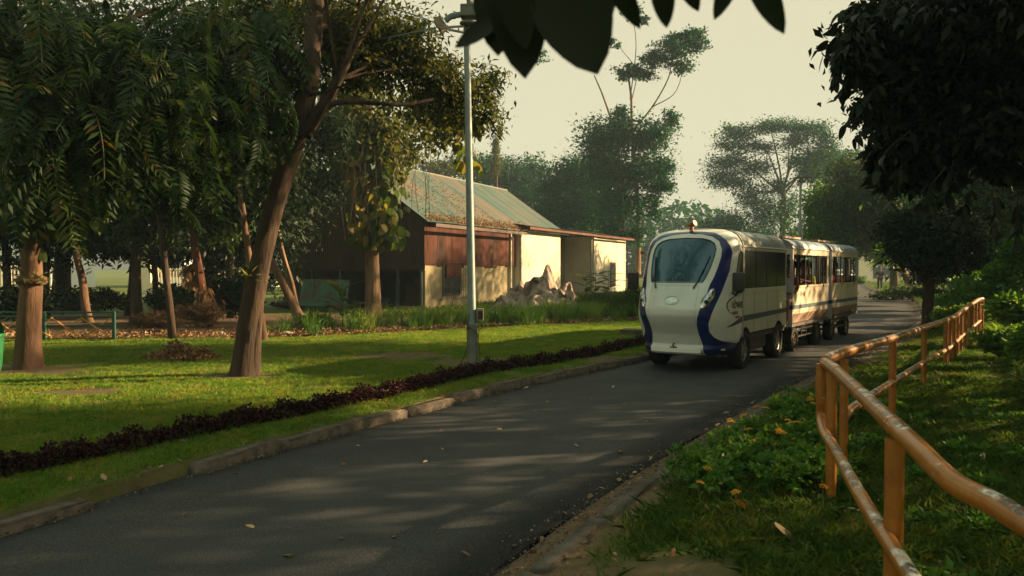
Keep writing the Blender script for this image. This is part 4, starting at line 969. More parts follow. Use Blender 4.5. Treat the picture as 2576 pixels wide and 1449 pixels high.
# ---- T2: big leaning tree in the middle of the lawn
b = base_of(612, 943); t = treething('leaning_tree', b, 'big leaning brown tree with bare trunk and sprouts on the lawn')
d = b.y
tr = [b, at(622, 850, d), at(640, 740, d), at(655, 660, d), at(690, 520, d), at(735, 380, d+.1), at(775, 220, d+.2), at(790, 80, d+.3), at(800, -120, d+.5)]
paths = [(tr, .158, .125), ([at(634, 943, d), at(640, 860, d+.02), at(650, 760, d), at(664, 650, d)], .12, .06), ([at(735, 380, d), at(775, 320, d-.1), at(835, 262, d), at(920, 258, d+.1), at(1012, 264, d+.3), at(1090, 250, d+.6)], .06, .02),
         ([at(768, 340, d), at(850, 200, d+.4), at(900, 90, d+.8), at(960, -60, d+1)], .09, .05), ([at(740, 360, d), at(800, 300, d-.3), at(860, 180, d-.5), at(900, 60, d-.6)], .05, .02),
         ([at(780, 200, d), at(700, 120, d+.3), at(640, 60, d+.6)], .04, .015), ([at(775, 240, d), at(820, 230, d-.2), at(880, 210, d-.5)], .03, .01)]
B2 = [pb_(620, 90, 12.6, 110, 110), pb_(700, 30, 12.8, 120, 90), pb_(860, 60, 12, 120, 90), pb_(900, 170, 12.3, 110, 70), pb_(1010, 110, 12.6, 110, 90), pb_(1090, 190, 12.8, 90, 70), pb_(1150, 260, 13, 90, 70), pb_(620, 250, 12.5, 80, 90, None, .6), pb_(690, 420, 13, 60, 80, None, .4), ((-1.2, 10.6, 7.6), (1.4, 1.6, .7), .5), ((.6, 11.2, 8.6), (1.2, 1.4, .6), .4), ((-2.6, 9.8, 8.2), (1.2, 1.4, .6), .4), pb_(1220, 200, 13.2, 60, 60, None, .6), pb_(1235, 300, 13.2, 50, 60, None, .5)]
trunk(paths + limbs([at(790, 60, d+.3), at(900, 90, d+.8), at(850, 200, d+.4)], B2, rng, .028, 2), t, b, rng, M['bark_brown'])
B2 = [(q[0], q[1], q[2]) for q in B2]
crown('crown', B2, 21000, .105, .34, M['lf_gold'], t, b, rng, down=.7, spread=.22, clump=30)
crown('crown', B2, 12000, .085, .34, M['lf_dark'], t, b, rng, down=.7, spread=.25, clump=30)
# sprouts at the fork scar
sp = at(628, 690, d-.12)
P = sp + Vector((0, 0, 0)); V_, Fq = leafgeo(np.array([tuple(P)]*46)+rng.randn(46, 3)*.05, .16*(.6+.6*rng.rand(46)), .03, rng, -.3); link('sprout', mesh_np('sprout', V_-np.array(b), Fq, M['lf_vine'], False, {'tint': ('FACE', rng.rand(46))}), t)
# ---- T1: left tree
b = base_of(72, 925); t = treething('knotty_tree', b, 'pale brown tree with a knobbly burl and big drooping leaves at far left')
d = b.y
trunk([([b, at(74, 820, d), at(78, 700, d), at(76, 560, d), at(70, 430, d), at(80, 300, d), at(60, 120, d)], .165, .12), ([at(76, 470, d), at(30, 380, d-.3), at(-40, 300, d-.5)], .06, .03), ([at(76, 420, d), at(140, 330, d-.4), at(190, 250, d-.6)], .05, .02)], t, b, rng, M['bark'])
bm = bmesh.new(); bmesh.ops.create_icosphere(bm, subdivisions=3, radius=1)
for v in bm.verts: v.co = Vector((v.co.x*.215, v.co.y*.215, v.co.z*.10)) * (1+.10*math.sin(v.co.x*7+v.co.z*9)+.08*math.sin(v.co.y*11)) + (at(79, 706, d)-b)
me = bpy.data.meshes.new('burl'); bm.to_mesh(me); bm.free(); me.materials.append(M['bark']); me.polygons.foreach_set('use_smooth', [True]*len(me.polygons)); link('burl', me, t)
V_, Fq = leafgeo(np.array([tuple(at(79, 700, d-.1))]*70)+rng.randn(70, 3)*np.array([.13, .1, .05]), .12*(.6+.6*rng.rand(70)), .035, rng, -.2); link('sprout', mesh_np('sprout', V_-np.array(b), Fq, M['lf_vine'], False, {'tint': ('FACE', rng.rand(70))}), t)
crown('crown', [pb_(90, 470, d-.3, 150, 100), pb_(20, 400, d, 120, 120), pb_(200, 500, d+.2, 110, 80)], 2600, .19, .55, M['lf_mid'], t, b, rng, down=1.2, clump=14, spread=.25)
def bigleaf_mesh(L, w, name, m, curl=.15, lobes=0):
    k = 9; V_ = []; 
    for i in range(k):
        u = i/(k-1); ww = w*.5*(math.sin(math.pi*u**.8)**.62)*(1-.18*u) if 0 < i < k-1 else 0.001
        zc = -curl*L*u*u
        V_ += [(-ww, u*L, zc-.12*ww*2), (0, u*L, zc), (ww, u*L, zc-.12*ww*2)]
    Fs = []
    for i in range(k-1):
        for j in range(2): Fs.append((3*i+j, 3*i+j+1, 3*i+4+j, 3*i+3+j))
    me = bpy.data.meshes.new(name); me.from_pydata(V_, [], Fs); me.materials.append(m); me.polygons.foreach_set('use_smooth', [True]*len(me.polygons))
    a = me.attributes.new('tint', 'FLOAT', 'FACE'); a.data.foreach_set('value', [random.random()*.999 for _ in range(1)]*len(Fs)); return me
def tintmesh(me, tval):
    q = me.copy(); q.attributes['tint'].data.foreach_set('value', [tval]*len(q.polygons)); return q
big = bigleaf_mesh(.30, .19, 'leaf', M['lf_vine'], .25); bigs = [tintmesh(big, v) for v in (.1, .35, .55, .8, .98)]
def leaf_obj(me, p, parent, base, rng, s=1, az=None, pitch=-1.0, name='leaf'):
    az = rng.uniform(0, 2*math.pi) if az is None else az
    return link(name, me, parent, Vector(p)-Vector(base), (pitch+rng.randn()*.35, rng.randn()*.4, az), (s, s, s))
for (px, py) in ((115, 560), (250, 470), (90, 590), (170, 590), (235, 560), (150, 545), (205, 520), (60, 540), (20, 520), (45, 470), (120, 500), (180, 470), (280, 500), (300, 450), (140, 610), (265, 530), (10, 590), (0, 560), (95, 640), (65, 600)):
    leaf_obj(bigs[rng.randint(5)], at(px+rng.randn()*6, py-20, d-.4+rng.rand()*.6), t, b, rng, .75+.3*rng.rand(), None, -1.2)
# ---- T3: vine covered tree in front of the shed
b = base_of(938, 808); d = b.y
t = treething('vine_clad_tree', b, 'tree with smooth pale trunk wrapped in big leaved vine in front of the shed')
trunk([([b, at(938, 720, d), at(934, 600, d), at(930, 520, d), at(910, 430, d), at(895, 330, d), at(885, 240, d), at(880, 100, d), at(900, -60, d)], .21, .12), ([at(930, 510, d), at(950, 430, d), at(948, 350, d), at(930, 260, d), at(940, 120, d)], .10, .06),
       ([at(930, 560, d), at(890, 500, d-.3), at(876, 430, d-.2), at(880, 360, d)], .035, .02), ([at(940, 640, d), at(960, 620, d), at(985, 605, d-.2), at(1000, 600, d-.3)], .02, .008), ([at(905, 500, d), at(860, 430, d+.1), at(868, 380, d+.2)], .06, .04)], t, b, rng, M['bark_pale'])
vb = big; bigs3 = [tintmesh(big, v) for v in (.05, .3, .5, .75, .95)]
for k in range(340):
    u = rng.rand(); py = 330+ (u**.8)*280; px = 925 + rng.randn()*(38 if py < 480 else 28) + (25 if py > 430 else 0) + (20 if py < 420 else 0)*np.sign(rng.randn())
    leaf_obj(bigs3[rng.randint(5)], at(px, py, d-.5+rng.rand()*.8), t, b, rng, .95+.4*rng.rand(), rng.uniform(-.9, .9)+math.pi*(rng.rand() < .8), -1.15)
for k in range(46):
    leaf_obj(bigs3[rng.randint(5)], at(1180+rng.randn()*22, 280+rng.rand()*150, 17+rng.rand()), t, b, rng, .75+.3*rng.rand(), None, -1.2)
B3 = [pb_(900, 340, d, 60, 70), pb_(960, 330, d, 60, 70), pb_(890, 240, d, 80, 70), pb_(980, 420, d, 50, 60, None, .5), pb_(1130, 320, 18, 60, 60, None, .6), pb_(1040, 330, d+1, 80, 60, None, .7), pb_(1010, 390, d+2, 60, 40, None, .5), pb_(1100, 260, 16, 110, 50)]
crown('crown', B3, 7000, .16, .5, M['lf_gold'], t, b, rng, down=.9, clump=16, spread=.3)
mb = MB()
for k in range(26):
    px = 850+rng.rand()*240; y0 = 330+rng.rand()*120; l_ = 60+rng.rand()*170; dd = d-.4-rng.rand()
    mb.tube(spline([at(px, y0, dd), at(px+rng.randn()*5, y0+l_*.5, dd), at(px+rng.randn()*10, y0+l_, dd)], 4), .007, 4)
mb.build('hanging_vine', M['bark_dark'], t, True, base=b)
# ---- thin trunks of the dark grove on the left, each its own tree
grove = [('thin_tree', (434, 852), [(428, 780), (418, 700), (408, 600), (400, 520), (410, 400)], .09, 'bark_dark', 'thin dark tree at the lawn edge between fence end and leaf pile', [pb_(430, 430, 17, 110, 110), pb_(380, 560, 17.5, 70, 60, None, .5)]),
 ('rusty_tree', (516, 822), [(510, 740), (500, 680), (488, 610), (480, 560), (470, 420)], .13, 'bark_red', 'reddish bare trunk with dead leaves hanging round it, left of the leaning tree', [pb_(500, 470, 19, 120, 110), pb_(560, 560, 19, 60, 60, None, .4)]),
 ('crooked_tree', (222, 812), [(214, 760), (206, 700), (192, 640), (186, 560), (200, 450)], .12, 'bark', 'crooked dark tree just behind the green fence', [pb_(210, 480, 20, 110, 110), pb_(300, 560, 20, 90, 50, None, .6)]),
 ('straight_tree', (344, 815), [(343, 700), (342, 600), (338, 480), (330, 300)], .15, 'bark_dark', 'straight dark trunk behind the right half of the green fence', [pb_(330, 420, 22, 130, 130), pb_(420, 600, 22, 90, 40, None, .5)]),
 ('forked_tree', (663, 856), [(655, 800), (640, 740), (620, 600), (600, 450)], .10, 'bark', 'slender tree standing close behind the leaning tree', [pb_(610, 420, 17, 90, 110), pb_(560, 520, 17, 70, 60, None, .6)]),
 ('slanting_tree', (757, 812), [(735, 760), (700, 690), (665, 630), (620, 560), (560, 450)], .14, 'bark_pale', 'tree slanting far to the left in front of the shed gable', [pb_(640, 560, 20, 60, 80, None, .8), pb_(700, 500, 20.5, 60, 60, None, .5)]),
 ('slender_tree', (752, 806), [(735, 720), (712, 640), (695, 560), (680, 440), (690, 300)], .085, 'bark_pale', 'slender pale stem crossing the slanting tree before the shed', [pb_(700, 380, 20.5, 70, 90, None, .8), pb_(830, 330, 21, 60, 60, None, .7)]),
 ('dark_tree', (110, 800), [(112, 700), (116, 560), (110, 400)], .16, 'bark_dark', 'dark tree hidden behind the knobbly left tree', [pb_(100, 430, 21, 140, 150), pb_(0, 560, 21, 100, 50, None, .7)]),
 ('dark_tree', (395, 800), [(390, 700), (380, 560), (390, 400)], .10, 'bark_dark', 'dark leafy tree deep in the grove, right of the straight trunk', [pb_(450, 330, 24, 160, 160), pb_(480, 620, 24, 80, 40, None, .5)]),
 ('dark_tree', (585, 800), [(582, 700), (578, 560), (590, 380)], .13, 'bark_dark', 'dark leafy tree in the grove just left of the leaning trunk', [pb_(590, 320, 24, 160, 170), pb_(575, 600, 24, 60, 80, None, .7), pb_(720, 300, 24, 120, 130)]),
 ('dark_tree', (20, 795), [(18, 700), (10, 560), (10, 380)], .14, 'bark_dark', 'dark tree behind the fence at the left edge', [pb_(-40, 400, 22, 160, 180), pb_(60, 250, 22, 200, 150)])]
for nm, (bx_, by_), pp, r0, bk, lab, bl in grove:
    b = base_of(bx_, by_); d = b.y; t = treething(nm, b, lab)
    trunk([([b]+[at(x, y_, d) for x, y_ in pp], r0, r0*.6)] + limbs([at(*pp[-1], d), at(*pp[-2], d)], bl, rng, .03, 2), t, b, rng, M[bk])
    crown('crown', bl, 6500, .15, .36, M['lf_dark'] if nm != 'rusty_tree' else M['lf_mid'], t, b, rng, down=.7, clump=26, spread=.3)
    if nm == 'rusty_tree':
        crown('dead_leaves', [pb_(520, 760, d-.1, 26, 55), pb_(480, 690, d, 20, 30)], 500, .22, .3, M['lf_dry'], t, b, rng, down=1.6, clump=10)
# upper left dark backing masses: two tall trees rooted deep in the grove
for (px, dd, lab, bl) in ((150, 27, 'tallest dark tree at the back left of the grove', [pb_(0, 150, 26, 260, 260), pb_(250, 120, 26, 220, 220), pb_(180, 380, 27, 240, 120)]),
                          (520, 27, 'tall dark tree at the back centre of the grove', [pb_(480, 140, 26, 200, 220), pb_(700, 130, 27, 180, 200), pb_(560, 440, 28, 220, 90, None, .8), pb_(880, 60, 26, 130, 120)])):
    b = gz_(at(px, 700, dd)); t = treething('tall_tree', b, lab)
    trunk([([b, at(px+10, 500, dd), at(px, 250, dd), at(px+20, 50, dd)], .28, .14)] + limbs([at(px, 300, dd), at(px, 150, dd)], bl, rng, .06, 3), t, b, rng, M['bark_dark'])
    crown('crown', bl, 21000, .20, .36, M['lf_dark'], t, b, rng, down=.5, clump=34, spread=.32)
for (px, dd, lab, bl) in ((60, 24, 'low branched dark tree filling the grove behind the knobbly tree', [pb_(20, 520, 24, 170, 90), pb_(150, 600, 24, 120, 50), pb_(230, 540, 25, 120, 90), pb_(60, 660, 25, 80, 24, None, .4)]),
                          (330, 25, 'low branched dark tree filling the middle of the grove', [pb_(350, 530, 25, 130, 100), pb_(450, 560, 25, 110, 90), pb_(400, 640, 25, 80, 24, None, .4), pb_(300, 620, 25, 70, 30, None, .6)]),
                          (600, 25, 'low branched dark tree between the grove and the shed gable', [pb_(560, 560, 25, 90, 110), pb_(680, 520, 25, 100, 120), pb_(790, 440, 25, 90, 80), pb_(600, 680, 25, 70, 60, None, .7), pb_(700, 660, 25, 40, 60, None, .7)])):
    b = gz_(at(px, 700, dd)); t = treething('low_tree', b, lab)
    trunk([([b, at(px+8, 640, dd), at(px-4, 560, dd), at(px, 480, dd)], .16, .08)] + limbs([at(px, 600, dd), at(px, 520, dd)], bl, rng, .04, 2), t, b, rng, M['bark_dark'])
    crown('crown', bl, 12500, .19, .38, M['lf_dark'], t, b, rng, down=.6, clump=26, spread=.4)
# ---- frond tree: long feathered leaves over the upper left
def frond_mesh(L, pairs, ll, lw, rng, tint, arch=.9):
    V_ = []; Fs = []; k = pairs
    def axis(u): a = arch*u*u; return np.array([0, L*(u-.28*a*u), -L*.62*a])
    P0 = []
    for i in range(k+1):
        u = i/k; c = axis(u); P0.append(c)
    for i in range(k):      # rachis ribbon
        a, c = P0[i], P0[i+1]; w_ = .004; b0 = len(V_); V_ += [a+[-w_, 0, 0], a+[w_, 0, 0], c+[w_, 0, 0], c+[-w_, 0, 0]]; Fs.append((b0, b0+1, b0+2, b0+3))
    for i in range(2, k+1):
        u = i/k; c = axis(u); tdir = axis(min(1, u+.02))-axis(u-.02); tdir /= np.linalg.norm(tdir); s_ = ll*(.55+.6*math.sin(math.pi*(.15+.75*u)))
        for sd_ in (1, -1):
            dr = np.array([sd_*.9, 0, 0]) + tdir*.42 + np.array([0, 0, -.22+.1*rng.randn()]); dr /= np.linalg.norm(dr)
            sp_ = np.cross(dr, np.array([0, 0, 1.]) + .25*rng.randn(3)); sp_ /= np.linalg.norm(sp_); b0 = len(V_)
            m_ = c+dr*s_*.45; tip = c+dr*s_+np.array([0, 0, -.12*s_])
            V_ += [c, m_+sp_*lw*.5, tip, m_-sp_*lw*.5]; Fs.append((b0, b0+1, b0+2, b0+3))
    V_ = np.array(V_); return V_, np.array(Fs)
FR = [frond_mesh(.56+.10*i, 11+i, .15, .05, rng, 0, .6+.25*i) for i in range(4)]
frm = []
for i, (V_, Fq) in enumerate(FR):
    for tv in (.15, .5, .8): frm.append(mesh_np('frond', V_, Fq, M['lf_frond'], False, {'tint': ('FACE', np.clip(tv+.12*rng.randn(len(Fq)), 0, 1))}))
b = Vector((-7.2, 7.5, hz(-7.2, 7.5))); t = treething('feather_leaved_tree', b, 'tree with long feathery hanging fronds filling the upper left')
fbl = [pb_(60, 60, 8, 110, 110), pb_(230, 120, 8.2, 120, 110), pb_(80, 300, 8, 110, 90), pb_(300, 270, 8.2, 90, 80), pb_(420, 180, 8.6, 100, 90), pb_(150, 220, 8.2, 130, 90), pb_(420, 330, 8.8, 80, 70), pb_(520, 260, 9.2, 70, 80), pb_(560, 80, 9.4, 90, 90)]
trunk([([b, Vector((-7, 7.6, 2)), Vector((-6.3, 7.8, 3.6)), at(60, 120, 8.3)], .2, .1), ([Vector((-6.3, 7.8, 3.6)), at(150, 180, 8.6), at(330, 160, 9), at(480, 190, 9.4), at(560, 300, 9.6)], .06, .02), ([at(150, 180, 8.6), at(250, 80, 8.6), at(400, 20, 9)], .04, .02), ([at(60, 150, 8.4), at(60, 260, 8.4), at(110, 330, 8.5)], .04, .015)], t, b, rng, M['bark_dark'])
spots = []
for q in fbl:
    for _ in range(32): spots.append(np.array(q[0]) + rng.uniform(-1, 1, 3)*np.array(q[1])*np.array([1.1, 1, 1]))
spots = np.array(spots)
order = np.argsort(spots[:, 1])
SV = []; SF = []; ST = []; cnt = 0; off = 0
for kk, i in enumerate(order):
    p = spots[i]; az = rng.uniform(-1.2, 1.2)+math.pi if rng.rand() < .6 else rng.uniform(-math.pi, math.pi); pit = -.45+.45*rng.randn(); rl_ = .35*rng.randn(); s_ = .72+.4*rng.rand()
    o = link('frond', frm[rng.randint(12)], t, Vector(p)-b, (pit, rl_, az), (s_, s_, s_))
    # a leafy twig dangles with it
    for q in range(1):
        p3 = p + rng.randn(3)*np.array([.35, .35, .25]); V0, F0 = FR[rng.randint(4)]; a = rng.uniform(-math.pi, math.pi); Rm = np.array(Matrix.Rotation(a, 3, 'Z') @ Matrix.Rotation(-.5+.4*rng.randn(), 3, 'X')); V1 = (V0*(.55+.35*rng.rand())) @ Rm.T + p3 + np.array([0, .5, 0])
        SV.append(V1); SF.append(F0+off); ST.append(np.clip(.3+.25*rng.randn()+.1*rng.randn(len(F0)), 0, 1)); off += len(V1)
o = link('crown', mesh_np('crown', np.concatenate(SV)-np.array(b), np.concatenate(SF), M['lf_frond'], False, {'tint': ('FACE', np.concatenate(ST))}), t); o['kind'] = 'stuff'
crown('leaf_mass', [(tuple(np.array(q[0])+np.array([0, 1.5, 0])), (q[1][0]*1.3, .8, q[1][2]*1.2)) for q in fbl], 19000, .14, .42, M['lf_dark'], t, b, rng, down=.9, clump=24, spread=.25)
# ---- T4: tall slim tree beyond the shed
d = 52; b = gz_(at(1566, 700, d)); t = treething('tall_slim_tree', b, 'tall slim tree with bushy middle and sparse umbrella tufts high above the shed')
tuft = [pb_(1578, 185, d, 40, 18), pb_(1625, 190, d, 30, 14), pb_(1545, 110, d, 16, 14), pb_(1600, 175, d, 30, 18), pb_(1680, 130, d, 55, 30), pb_(1730, 115, d, 35, 38), pb_(1650, 150, d, 36, 24), pb_(1710, 165, d, 40, 18), pb_(1745, 85, d, 30, 25), pb_(1700, 95, d, 30, 22), pb_(1585, 25, d, 30, 18), pb_(1350, 140, d, 34, 18, None, .6), pb_(1615, 50, d, 20, 14), pb_(1760, 110, d, 24, 20)]
mids = [pb_(1500, 350, d, 45, 50), pb_(1560, 340, d, 45, 50), pb_(1640, 345, d, 55, 50), pb_(1690, 300, d, 22, 24), pb_(1530, 430, d, 60, 60), pb_(1610, 430, d, 60, 50), pb_(1670, 430, d, 30, 34), pb_(1560, 510, d, 70, 50), pb_(1640, 520, d, 30, 40, None, .7), pb_(1600, 590, d, 34, 30, None, .6), pb_(1560, 285, d, 20, 22), pb_(1660, 470, d, 35, 20), pb_(1540, 580, d, 30, 30, None, .7)]
stem = [([b, at(1567, 600, d), at(1566, 500, d), at(1560, 420, d), at(1545, 330, d), at(1520, 250, d), at(1495, 190, d)], .17, .04), ([at(1605, 690, d+1), at(1606, 560, d+1), at(1598, 430, d), at(1590, 330, d), at(1588, 250, d), at(1580, 190, d)], .20, .05), ([at(1590, 330, d), at(1640, 270, d), at(1680, 200, d), at(1690, 150, d)], .07, .03), ([at(1588, 260, d), at(1600, 180, d), at(1560, 120, d)], .04, .02), ([at(1640, 270, d), at(1700, 230, d), at(1725, 140, d)], .04, .02), ([at(1585, 250, d), at(1600, 120, d), at(1590, 30, d)], .04, .02)]
trunk(stem + limbs([at(1565, 450, d), at(1598, 430, d), at(1590, 340, d)], mids, rng, .05, 1), t, b, rng, M['bark_pale'])
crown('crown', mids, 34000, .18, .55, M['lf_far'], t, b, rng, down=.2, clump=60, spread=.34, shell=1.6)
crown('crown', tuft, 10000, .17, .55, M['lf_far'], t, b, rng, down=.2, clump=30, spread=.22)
# ---- round trees behind the shed
for (nm, px, dd, lab, bl, n_, mt_, L_) in (
  ('round_tree', 1440, 58, 'broad dark green tree behind the low end of the shed roof', [pb_(1430, 480, 58, 80, 70), pb_(1400, 540, 58, 80, 60), pb_(1490, 520, 58, 80, 80), pb_(1470, 430, 58, 60, 40), pb_(1380, 470, 58, 30, 30, None, .7), pb_(1520, 400, 58, 30, 40, None, .7), pb_(1450, 590, 58, 110, 30)], 34000, 'lf_far', .28),
  ('hazy_tree', 1250, 75, 'pale hazy tree above the middle of the shed roof', [pb_(1240, 440, 75, 70, 50), pb_(1310, 440, 75, 60, 50), pb_(1180, 420, 75, 60, 30), pb_(1350, 420, 75, 30, 34, None, .6), pb_(1290, 500, 75, 90, 40)], 16000, 'lf_far', .34),
  ('hazy_tree', 1110, 70, 'hazy tree behind the ridge of the shed, left of the lamp pole', [pb_(1110, 425, 70, 50, 22), pb_(1040, 455, 70, 60, 20), pb_(1170, 405, 70, 30, 26, None, .5)], 4500, 'lf_gold', .32),
  ('cypress', 1247, 70, 'narrow yellowish cypress top showing beside the lamp pole', [pb_(1247, 370, 70, 8, 36), pb_(1247, 420, 70, 12, 30)], 2500, 'lf_gold', .2)):
    b = gz_(at(px, 690, dd)); t = treething(nm, b, lab); trunk([([b, at(px, 600, dd), at(px+3, 500, dd), at(px, 440 if nm != 'cypress' else 350, dd)], .2, .06)]+(limbs([at(px, 560, dd)], bl, rng, .07, 1) if nm != 'cypress' else []), t, b, rng, M['wood_far'])
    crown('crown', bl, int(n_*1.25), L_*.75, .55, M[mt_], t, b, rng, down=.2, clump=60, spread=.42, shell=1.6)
# ---- T5: wide umbrella tree behind the train
d = 78; b = gz_(at(1970, 690, d)); t = treething('umbrella_tree', b, 'wide open crowned rain tree standing behind the middle of the train')
b5 = [pb_(1860, 335, d, 55, 14), pb_(1940, 318, d, 70, 14), pb_(2030, 322, d, 60, 16), pb_(2075, 350, d, 30, 30), pb_(2000, 355, d, 45, 22), pb_(1850, 365, d, 50, 18), pb_(1920, 370, d, 40, 14), pb_(2060, 395, d, 45, 24), pb_(1835, 410, d, 55, 20), pb_(1900, 425, d, 50, 16), pb_(1810, 440, d, 40, 26), pb_(1850, 460, d, 50, 18), pb_(2010, 405, d, 40, 16), pb_(2090, 385, d, 20, 24), pb_(2040, 440, d, 40, 16), pb_(1890, 500, d, 50, 26), pb_(1930, 540, d, 60, 36), pb_(1830, 560, d, 60, 24), pb_(1780, 570, d, 26, 14), pb_(1860, 590, d, 110, 18), pb_(1985, 520, d, 36, 50, None, .6), pb_(1830, 325, d, 22, 14, None, .6), pb_(1950, 470, d, 36, 22, None, .6)]
bt = [([b, at(1970, 620, d), at(1969, 560, d), at(1972, 510, d), at(1970, 470, d)], .34, .22)]
for e_ in ((1900, 430, 0), (1860, 400, 2), (1930, 380, -1), (1985, 370, 0), (2040, 390, 1), (2070, 360, 0), (1870, 470, 0), (1940, 330, 1), (2000, 330, 0)): bt.append(([at(1970, 490 if e_[2] else 475, d), at((1970+e_[0])/2+4, (480+e_[1])/2+8, d+e_[2]), at(e_[0], e_[1], d+e_[2])], .13, .04))
trunk(bt + limbs([at(1900, 430, d), at(2040, 390, d), at(1930, 380, d), at(1970, 550, d)], b5, rng, .05, 1), t, b, rng, M['wood_far'])
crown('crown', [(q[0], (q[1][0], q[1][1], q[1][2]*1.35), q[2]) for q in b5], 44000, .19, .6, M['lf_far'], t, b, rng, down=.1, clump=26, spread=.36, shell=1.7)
# ---- T6: green trees right of the train along the far road
for (nm, px, dd, lab, bl, n_, mt_) in (
  ('leafy_tree', 2130, 48, 'bright leafy tree next to the far street lamp', [pb_(2110, 500, 48, 60, 40), pb_(2090, 560, 48, 60, 40), pb_(2150, 560, 48, 60, 50), pb_(2080, 600, 50, 40, 30), pb_(2070, 520, 48, 36, 26)], 20000, 'lf_bright'),
  ('leafy_tree', 2250, 44, 'big green tree arching over the far bend of the road', [pb_(2170, 440, 46, 70, 50), pb_(2250, 470, 44, 90, 60), pb_(2330, 450, 42, 90, 60), pb_(2190, 520, 46, 80, 50), pb_(2280, 560, 44, 80, 50), pb_(2180, 600, 46, 70, 36), pb_(2250, 630, 44, 60, 24)], 42000, 'lf_mid'),
  ('leafy_tree', 2450, 30, 'dark tree on the bank to the right beyond the railing', [pb_(2420, 480, 30, 100, 80), pb_(2520, 500, 28, 110, 90), pb_(2400, 590, 30, 80, 60), pb_(2560, 620, 28, 70, 40)], 26000, 'lf_bright'),
  ('leafy_tree', 2060, 95, 'hazy tree far behind the last carriage', [pb_(2060, 420, 95, 60, 40), pb_(2100, 520, 95, 60, 70), pb_(2030, 600, 95, 60, 30), pb_(2150, 620, 95, 40, 26), pb_(2120, 400, 90, 50, 24, None, .7)], 14000, 'lf_far')):
    b = gz_(at(px, 690, dd)); t = treething(nm, b, lab); trunk([([b, at(px, 640, dd), at(px+5, 560, dd), at(px, 480, dd)], .24, .1)]+limbs([at(px, 560, dd), at(px, 600, dd)], bl, rng, .07, 2), t, b, rng, M['wood_far'] if dd > 35 else M['bark_dark'])
    crown('crown', bl, n_, .22 if dd < 60 else .36, .45, M[mt_], t, b, rng, down=.3, clump=70, spread=.45, shell=1.6)
# leaning palm stump by the far bend
b = at(2302, 706, 40); b = Vector((b.x, b.y, hz(b.x, b.y)-.1)); t = treething('leaning_palm', b, 'palm trunk leaning left over the far verge with a tuft of fronds', 'palm tree')
trunk([([b, at(2270, 675, 40), at(2235, 642, 40)], .2, .15)], t, b, rng, M['bark_pale'])
P = np.array([tuple(at(2235, 638, 40))]*60); V_, Fq = leafgeo(P, .9+.5*rng.rand(60), .16, rng, .1); link('crown', mesh_np('crown', V_-np.array(b), Fq, M['lf_bright'], False, {'tint': ('FACE', rng.rand(60))}), t)
# ---- T8: small dark tree at the road side
b = base_of(2336, 828); d = b.y; t = treething('roadside_tree', b, 'small dark tree with ribbed trunk between road and railing')
trunk([([b, at(2335, 780, d), at(2338, 720, d), at(2336, 680, d), at(2330, 640, d)], .17, .07), ([at(2338, 720, d), at(2300, 670, d), at(2280, 620, d)], .07, .03), ([at(2338, 715, d), at(2370, 660, d), at(2390, 600, d)], .05, .02)], t, b, rng, M['bark_dark'], wob=.2)
crown('crown', [pb_(2330, 600, d, 90, 60), pb_(2270, 620, d, 50, 50), pb_(2400, 600, d, 70, 60), pb_(2350, 660, d, 80, 34), pb_(2440, 640, d, 60, 40), pb_(2250, 570, d, 40, 40), pb_(2340, 540, d, 90, 40)], 15000, .12, .45, M['lf_dark'], t, b, rng, down=.4, clump=35, spread=.3)
# ---- T7: big dark tree overhanging from the right
b = Vector((9.6, 9.2, hz(9.6, 9.2))); t = treething('overhanging_tree', b, 'huge dark tree whose crown hangs over the upper right')
b7 = [pb_(2340, 60, 9, 200, 120), pb_(2230, 90, 8.6, 90, 90, None, .9), pb_(2420, 200, 9, 200, 120), pb_(2250, 220, 8.8, 90, 80), pb_(2540, 300, 9, 150, 90), pb_(2320, 330, 9, 110, 60), pb_(2440, 360, 9.5, 160, 50), pb_(2300, 390, 9, 60, 40, None, .6), pb_(2190, 170, 8.6, 40, 50, None, .5), pb_(2160, 50, 8.6, 40, 60, None, .6), pb_(2700, 100, 9.5, 200, 200), pb_(2480, 20, 8, 200, 100)]
trunk([([b, Vector((9.5, 9.2, 2)), Vector((9.2, 9.1, 3.6)), Vector((8.2, 9, 5)), Vector((7, 9, 6.2))], .3, .14), ([Vector((9.2, 9.1, 3.6)), at(2500, 250, 9.2), at(2350, 150, 9), at(2200, 130, 8.8)], .08, .02), ([Vector((9.2, 9.1, 3.8)), at(2520, 400, 9.6), at(2400, 380, 9.6), at(2300, 360, 9.3)], .06, .015), ([at(2560, 330, 9.4), at(2480, 430, 9.4), at(2420, 470, 9.5)], .02, .008)] + limbs([at(2500, 250, 9.2), at(2350, 150, 9), at(2520, 400, 9.6)], b7, rng, .025, 1), t, b, rng, M['bark_dark'])
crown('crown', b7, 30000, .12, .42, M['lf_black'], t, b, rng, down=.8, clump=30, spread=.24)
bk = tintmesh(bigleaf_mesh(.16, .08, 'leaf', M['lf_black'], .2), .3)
bks = [tintmesh(bk, v) for v in (.1, .5, .85)]
sprays = [((2230, 60), (2150, 70), (2088, 110)), ((2230, 110), (2140, 120), (2072, 140)), ((2240, 140), (2170, 170), (2112, 232)), ((2260, 200), (2190, 230), (2128, 312)), ((2270, 260), (2200, 290), (2150, 345)), ((2240, 20), (2160, 10), (2104, 40)),
          ((2290, 330), (2230, 380), (2206, 440)), ((2310, 380), (2260, 430), (2246, 505)), ((2380, 420), (2340, 470), (2322, 520)), ((2460, 450), (2430, 500), (2424, 560)), ((2520, 470), (2500, 520), (2506, 580)), ((2220, 180), (2150, 190), (2096, 196)), ((2250, 230), (2215, 270), (2190, 360)), ((2560, 470), (2560, 540), (2560, 610)), ((2400, 400), (2385, 460), (2372, 500))]
